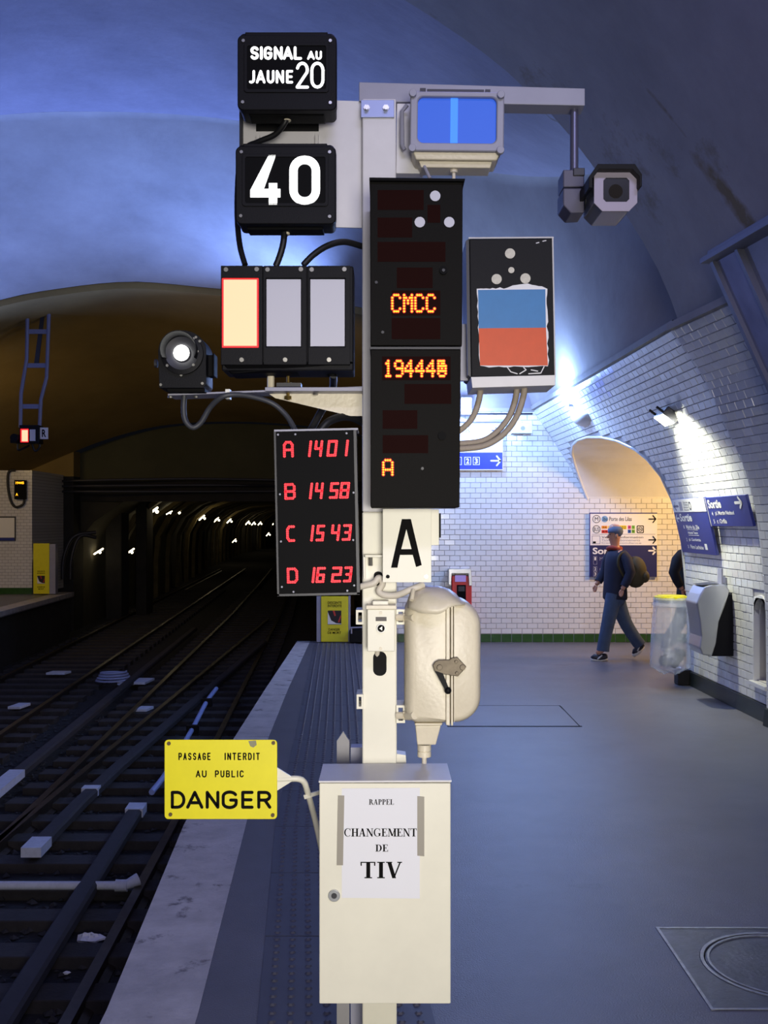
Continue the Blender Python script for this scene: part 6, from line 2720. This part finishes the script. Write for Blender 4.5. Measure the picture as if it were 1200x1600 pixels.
def person(label, px0, Y0, flip, coat, legs, scale=1.0, dressed=True):
    """walking figure; built round px0 at depth Y0, walking towards -X unless flip"""
    kk = Y0 / F
    sgn = -1 if flip else 1

    def J(x, y, d=0.0, rx=.05, ry=None):
        p = P(px0 + (x - 960) * sgn * scale, HOR + (y - HOR) * 1.0, Y0 + d)
        return (p.x, p.y, p.z, rx, ry if ry else rx)
    t = thing('person', label, 'person', P(px0, 1027, Y0))
    gp = P(px0, 1027, Y0)
    # body: skin coloured continuous figure
    jt = [J(961, 929, 0, .10, .08),      # 0 pelvis
          J(961, 905, 0, .125, .10),      # 1 waist
          J(963, 880, 0, .15, .115),      # 2 chest
          J(963, 866, 0, .13, .09),       # 3 upper chest
          J(961.5, 858, 0, .055, .055),   # 4 neck
          J(960.5, 849, 0, .055, .06),    # 5 head base
          J(960, 838, 0, .072, .085),     # 6 head mid
          J(960.5, 826, 0, .078, .092),   # 7 cranium
          J(961, 818, 0, .055, .065),     # 8 top
          # front leg
          J(958, 937, -.07, .07), J(950, 975, -.08, .058), J(941.5, 1009, -.08, .042), J(941, 1017, -.08, .04), J(931, 1020, -.09, .03),
          # rear leg
          J(964, 937, .07, .07), J(976, 972, .08, .058), J(996, 1001, .08, .042), J(999, 1007, .08, .038), J(991, 1013, .07, .028),
          # near arm (towards the viewer)
          J(972, 869, -.14, .055), J(985, 895, -.22, .042), J(974, 918, -.225, .031), J(972, 922, -.225, .03),
          # far arm
          J(954, 869, .14, .055), J(946, 893, .20, .042), J(934, 910, .18, .031), J(931, 915, .18, .03)]
    ed = [(0, 1), (1, 2), (2, 3), (3, 4), (4, 5), (5, 6), (6, 7), (7, 8), (0, 9), (9, 10), (10, 11), (11, 12), (12, 13),
          (0, 14), (14, 15), (15, 16), (16, 17), (17, 18), (3, 19), (19, 20), (20, 21), (21, 22), (3, 23), (23, 24), (24, 25), (25, 26)]
    body = skinned('body', jt, ed, M_skin, t)
    # fingers and thumbs
    for base, dy in ((jt[22], -1), (jt[26], 1)):
        b = Vector(base[:3])
        for q in range(4):
            o_ = Vector((-.008 * sgn * q + .012 * sgn, -.014 + .0095 * q, 0))
            L = (.052, .058, .054, .044)[q]
            pts = [b + o_, b + o_ + Vector((-.006 * sgn, 0, -.5 * L - .02)), b + o_ + Vector((-.022 * sgn, 0, -L - .028))]
            fj = [(p.x, p.y, p.z, .0095, .0095) for p in pts]
            skinned('finger', fj, [(0, 1), (1, 2)], M_skin, body, 1)
        pts = [b + Vector((-.01 * sgn, -.02, .01)), b + Vector((-.034 * sgn, -.022, -.02)), b + Vector((-.04 * sgn, -.018, -.048))]
        skinned('thumb', [(p.x, p.y, p.z, .011, .011) for p in pts], [(0, 1), (1, 2)], M_skin, body, 1)
    # face
    hc = Vector(jt[6][:3])
    fx = -sgn
    g = G()
    g.tube([hc + Vector((fx * .070, -.012, .022)), hc + Vector((fx * .098, -.012, -.012)), hc + Vector((fx * .075, -.012, -.02))], [.010, .014, .010], 8)
    g.build('nose', M_skin, body, smooth=True)
    for dy in (-.045, .02):
        g = G()
        g.ball(hc + Vector((fx * .068, dy, .026)), .010, .012, .007, 10, 6)
        g.build('eye', mat('eye_dark', (40, 34, 32), .3), body, smooth=True)
    g = G()
    g.ball(hc + Vector((fx * .072, -.012, -.042)), .008, .024, .005, 10, 6)
    g.build('mouth', mat('lip', (150, 80, 74), .5), body, smooth=True)
    for dy in (-.088, .088):
        g = G()
        g.ball(hc + Vector((-fx * .01, dy, .004)), .018, .009, .030, 10, 6)
        g.build('ear', M_skin, body, smooth=True)
    # hair or cap
    g = G()
    g.ball(hc + Vector((-fx * .012, 0, .062)), .100, .098, .082, 16, 8)
    g.v = [Vector((p.x, p.y, max(p.z, hc.z + (.045 if (p.x - hc.x) * fx > 0 else -.02)))) for p in g.v]
    g.build('hair', M_cap2 if not flip else M_hair, body, smooth=True)
    # jacket: torso and two sleeves
    g = G()
    rows = []
    for x, y, rx, ry in ((961.5, 855, .062, .066), (962, 859, .080, .10), (963, 864, .115, .155), (963.5, 870, .135, .185), (963, 880, .145, .195),
                         (962, 895, .14, .185), (961, 910, .14, .180), (961, 925, .15, .185), (961, 934, .152, .185), (961, 936, .146, .178)):
        c = Vector(J(x, y)[:3])
        rows.append([c + Vector((rx * math.cos(6.2832 * q / 20), ry * math.sin(6.2832 * q / 20), .006 * math.sin(6.2832 * q / 20 * 3 + y))) for q in range(20)])
    rows.append([Vector(J(961, 930)[:3]) + Vector((.12 * math.cos(6.2832 * q / 20), .15 * math.sin(6.2832 * q / 20), 0)) for q in range(20)])
    g.loft(rows, closed=True)
    n_ = len(g.v)
    g.f.append(tuple(n_ - 20 + q for q in range(20)))
    jk = g.build('jacket', coat, body, smooth=True)
    for pts_ in ([J(971, 868, -.10), J(979, 876, -.18), J(985, 895, -.22), J(980, 907, -.23), J(975, 916, -.225)],
                 [J(956, 868, .10), J(950, 876, .18), J(945, 893, .21), J(939, 902, .20), J(935, 909, .185)]):
        g = G()
        g.tube([p[:3] for p in pts_], [.085, .078, .064, .056, .050], 14)
        g.build('sleeve', coat, jk, smooth=50)
    # trousers
    g = G()
    g.ball(J(961, 935)[:3], .135, .165, .12, 18, 10)
    for pts_ in ([J(960, 930, -.07), J(957, 942, -.08), J(950, 974, -.085), J(944, 1003, -.08), J(942, 1017, -.08)],
                 [J(963, 930, .07), J(966, 942, .08), J(977, 972, .085), J(992, 997, .08), J(1000, 1008, .08)]):
        g.tube([p[:3] for p in smooth_path([q[:3] for q in pts_], 4)], [.115, .112, .108, .104, .100, .096, .092, .088, .084, .082, .080, .079, .078, .078, .079, .080, .081], 16)
    g.build('trousers', legs, body, smooth=50)
    # shoes
    for (hx, hy, hd, tx, ty) in ((943, 1019, -.08, 928, 1021), (1001, 1009, .08, 992, 1018)):
        a, b = Vector(J(hx, hy, hd)[:3]), Vector(J(tx, ty, hd - .01)[:3])
        d_ = (b - a)
        up = Vector((0, 0, 1))
        if tx < 940:
            a.z = b.z = .05
        g = G()
        g.tube([a - d_ * .35 + up * .0, a, a + d_ * .5 - up * .008, b, b + d_ * .28 - up * .012], [.034, .046, .043, .038, .020], 12)
        sh_ = g.build('shoe', M_shoed if tx < 940 else M_shoed, body, smooth=True)
        g = G()
        g.tube([a - d_ * .38 - up * .032, a + d_ * .5 - up * .034, b + d_ * .3 - up * .032], [.030, .040, .026], 10)
        g.v = [Vector((p.x, p.y, max(p.z, .0 if tx < 940 else -9))) for p in g.v]
        g.build('sole', M_shoe, sh_, smooth=True)
        g = G()
        g.tube([a + d_ * .2 + up * .030 + Vector((0, -.036, 0)), a + d_ * .7 - up * .012 + Vector((0, -.044, 0))], .009, 6)
        g.build('stripe', M_shoe, sh_, smooth=True)
    return t, body, J


p1, b1, J1 = person('walking person in navy jacket, jeans and grey cap, carrying a backpack', 960, 13.35, False, M_navycoat, M_jeans)
g = G()
c_ = Vector(J1(960, 857, -.0)[:3])
g.tube([c_ + Vector((.078 * math.cos(6.283 * q / 14), .078 * math.sin(6.283 * q / 14), .012 * math.sin(6.283 * q / 7))) for q in range(15)], .028, 8)
g.build('scarf', M_scarf, b1, smooth=True)
g = G()
c_ = Vector(J1(993, 893, -.03)[:3])
g.ball(c_, .145, .15, .20, 18, 10)
g.v = [c_ + Vector((p.x - c_.x, p.y - c_.y, p.z - c_.z)) * (1 + .04 * math.sin(9 * p.z)) for p in g.v]
bg = g.build('backpack', M_olive, label='olive brown backpack worn by the walking person in the navy jacket', cat='bag', smooth=True)
g = G()
g.tube(smooth_path([J1(984, 878, -.1)[:3], J1(977, 864, -.15)[:3], J1(968, 868, -.19)[:3], J1(966, 884, -.2)[:3], J1(975, 902, -.17)[:3]], 4), .016, 8)
g.build('strap', M_olive, bg, smooth=True)
g = G()
g.ball(c_ + Vector((.10, -.06, -.06)), .06, .09, .08, 12, 8)
g.build('front_pocket', M_olive, bg, smooth=True)
p2, b2, J2 = person('person in a black coat mostly hidden behind the corridor edge', 1078, 13.0, True, M_coat, M_coat)
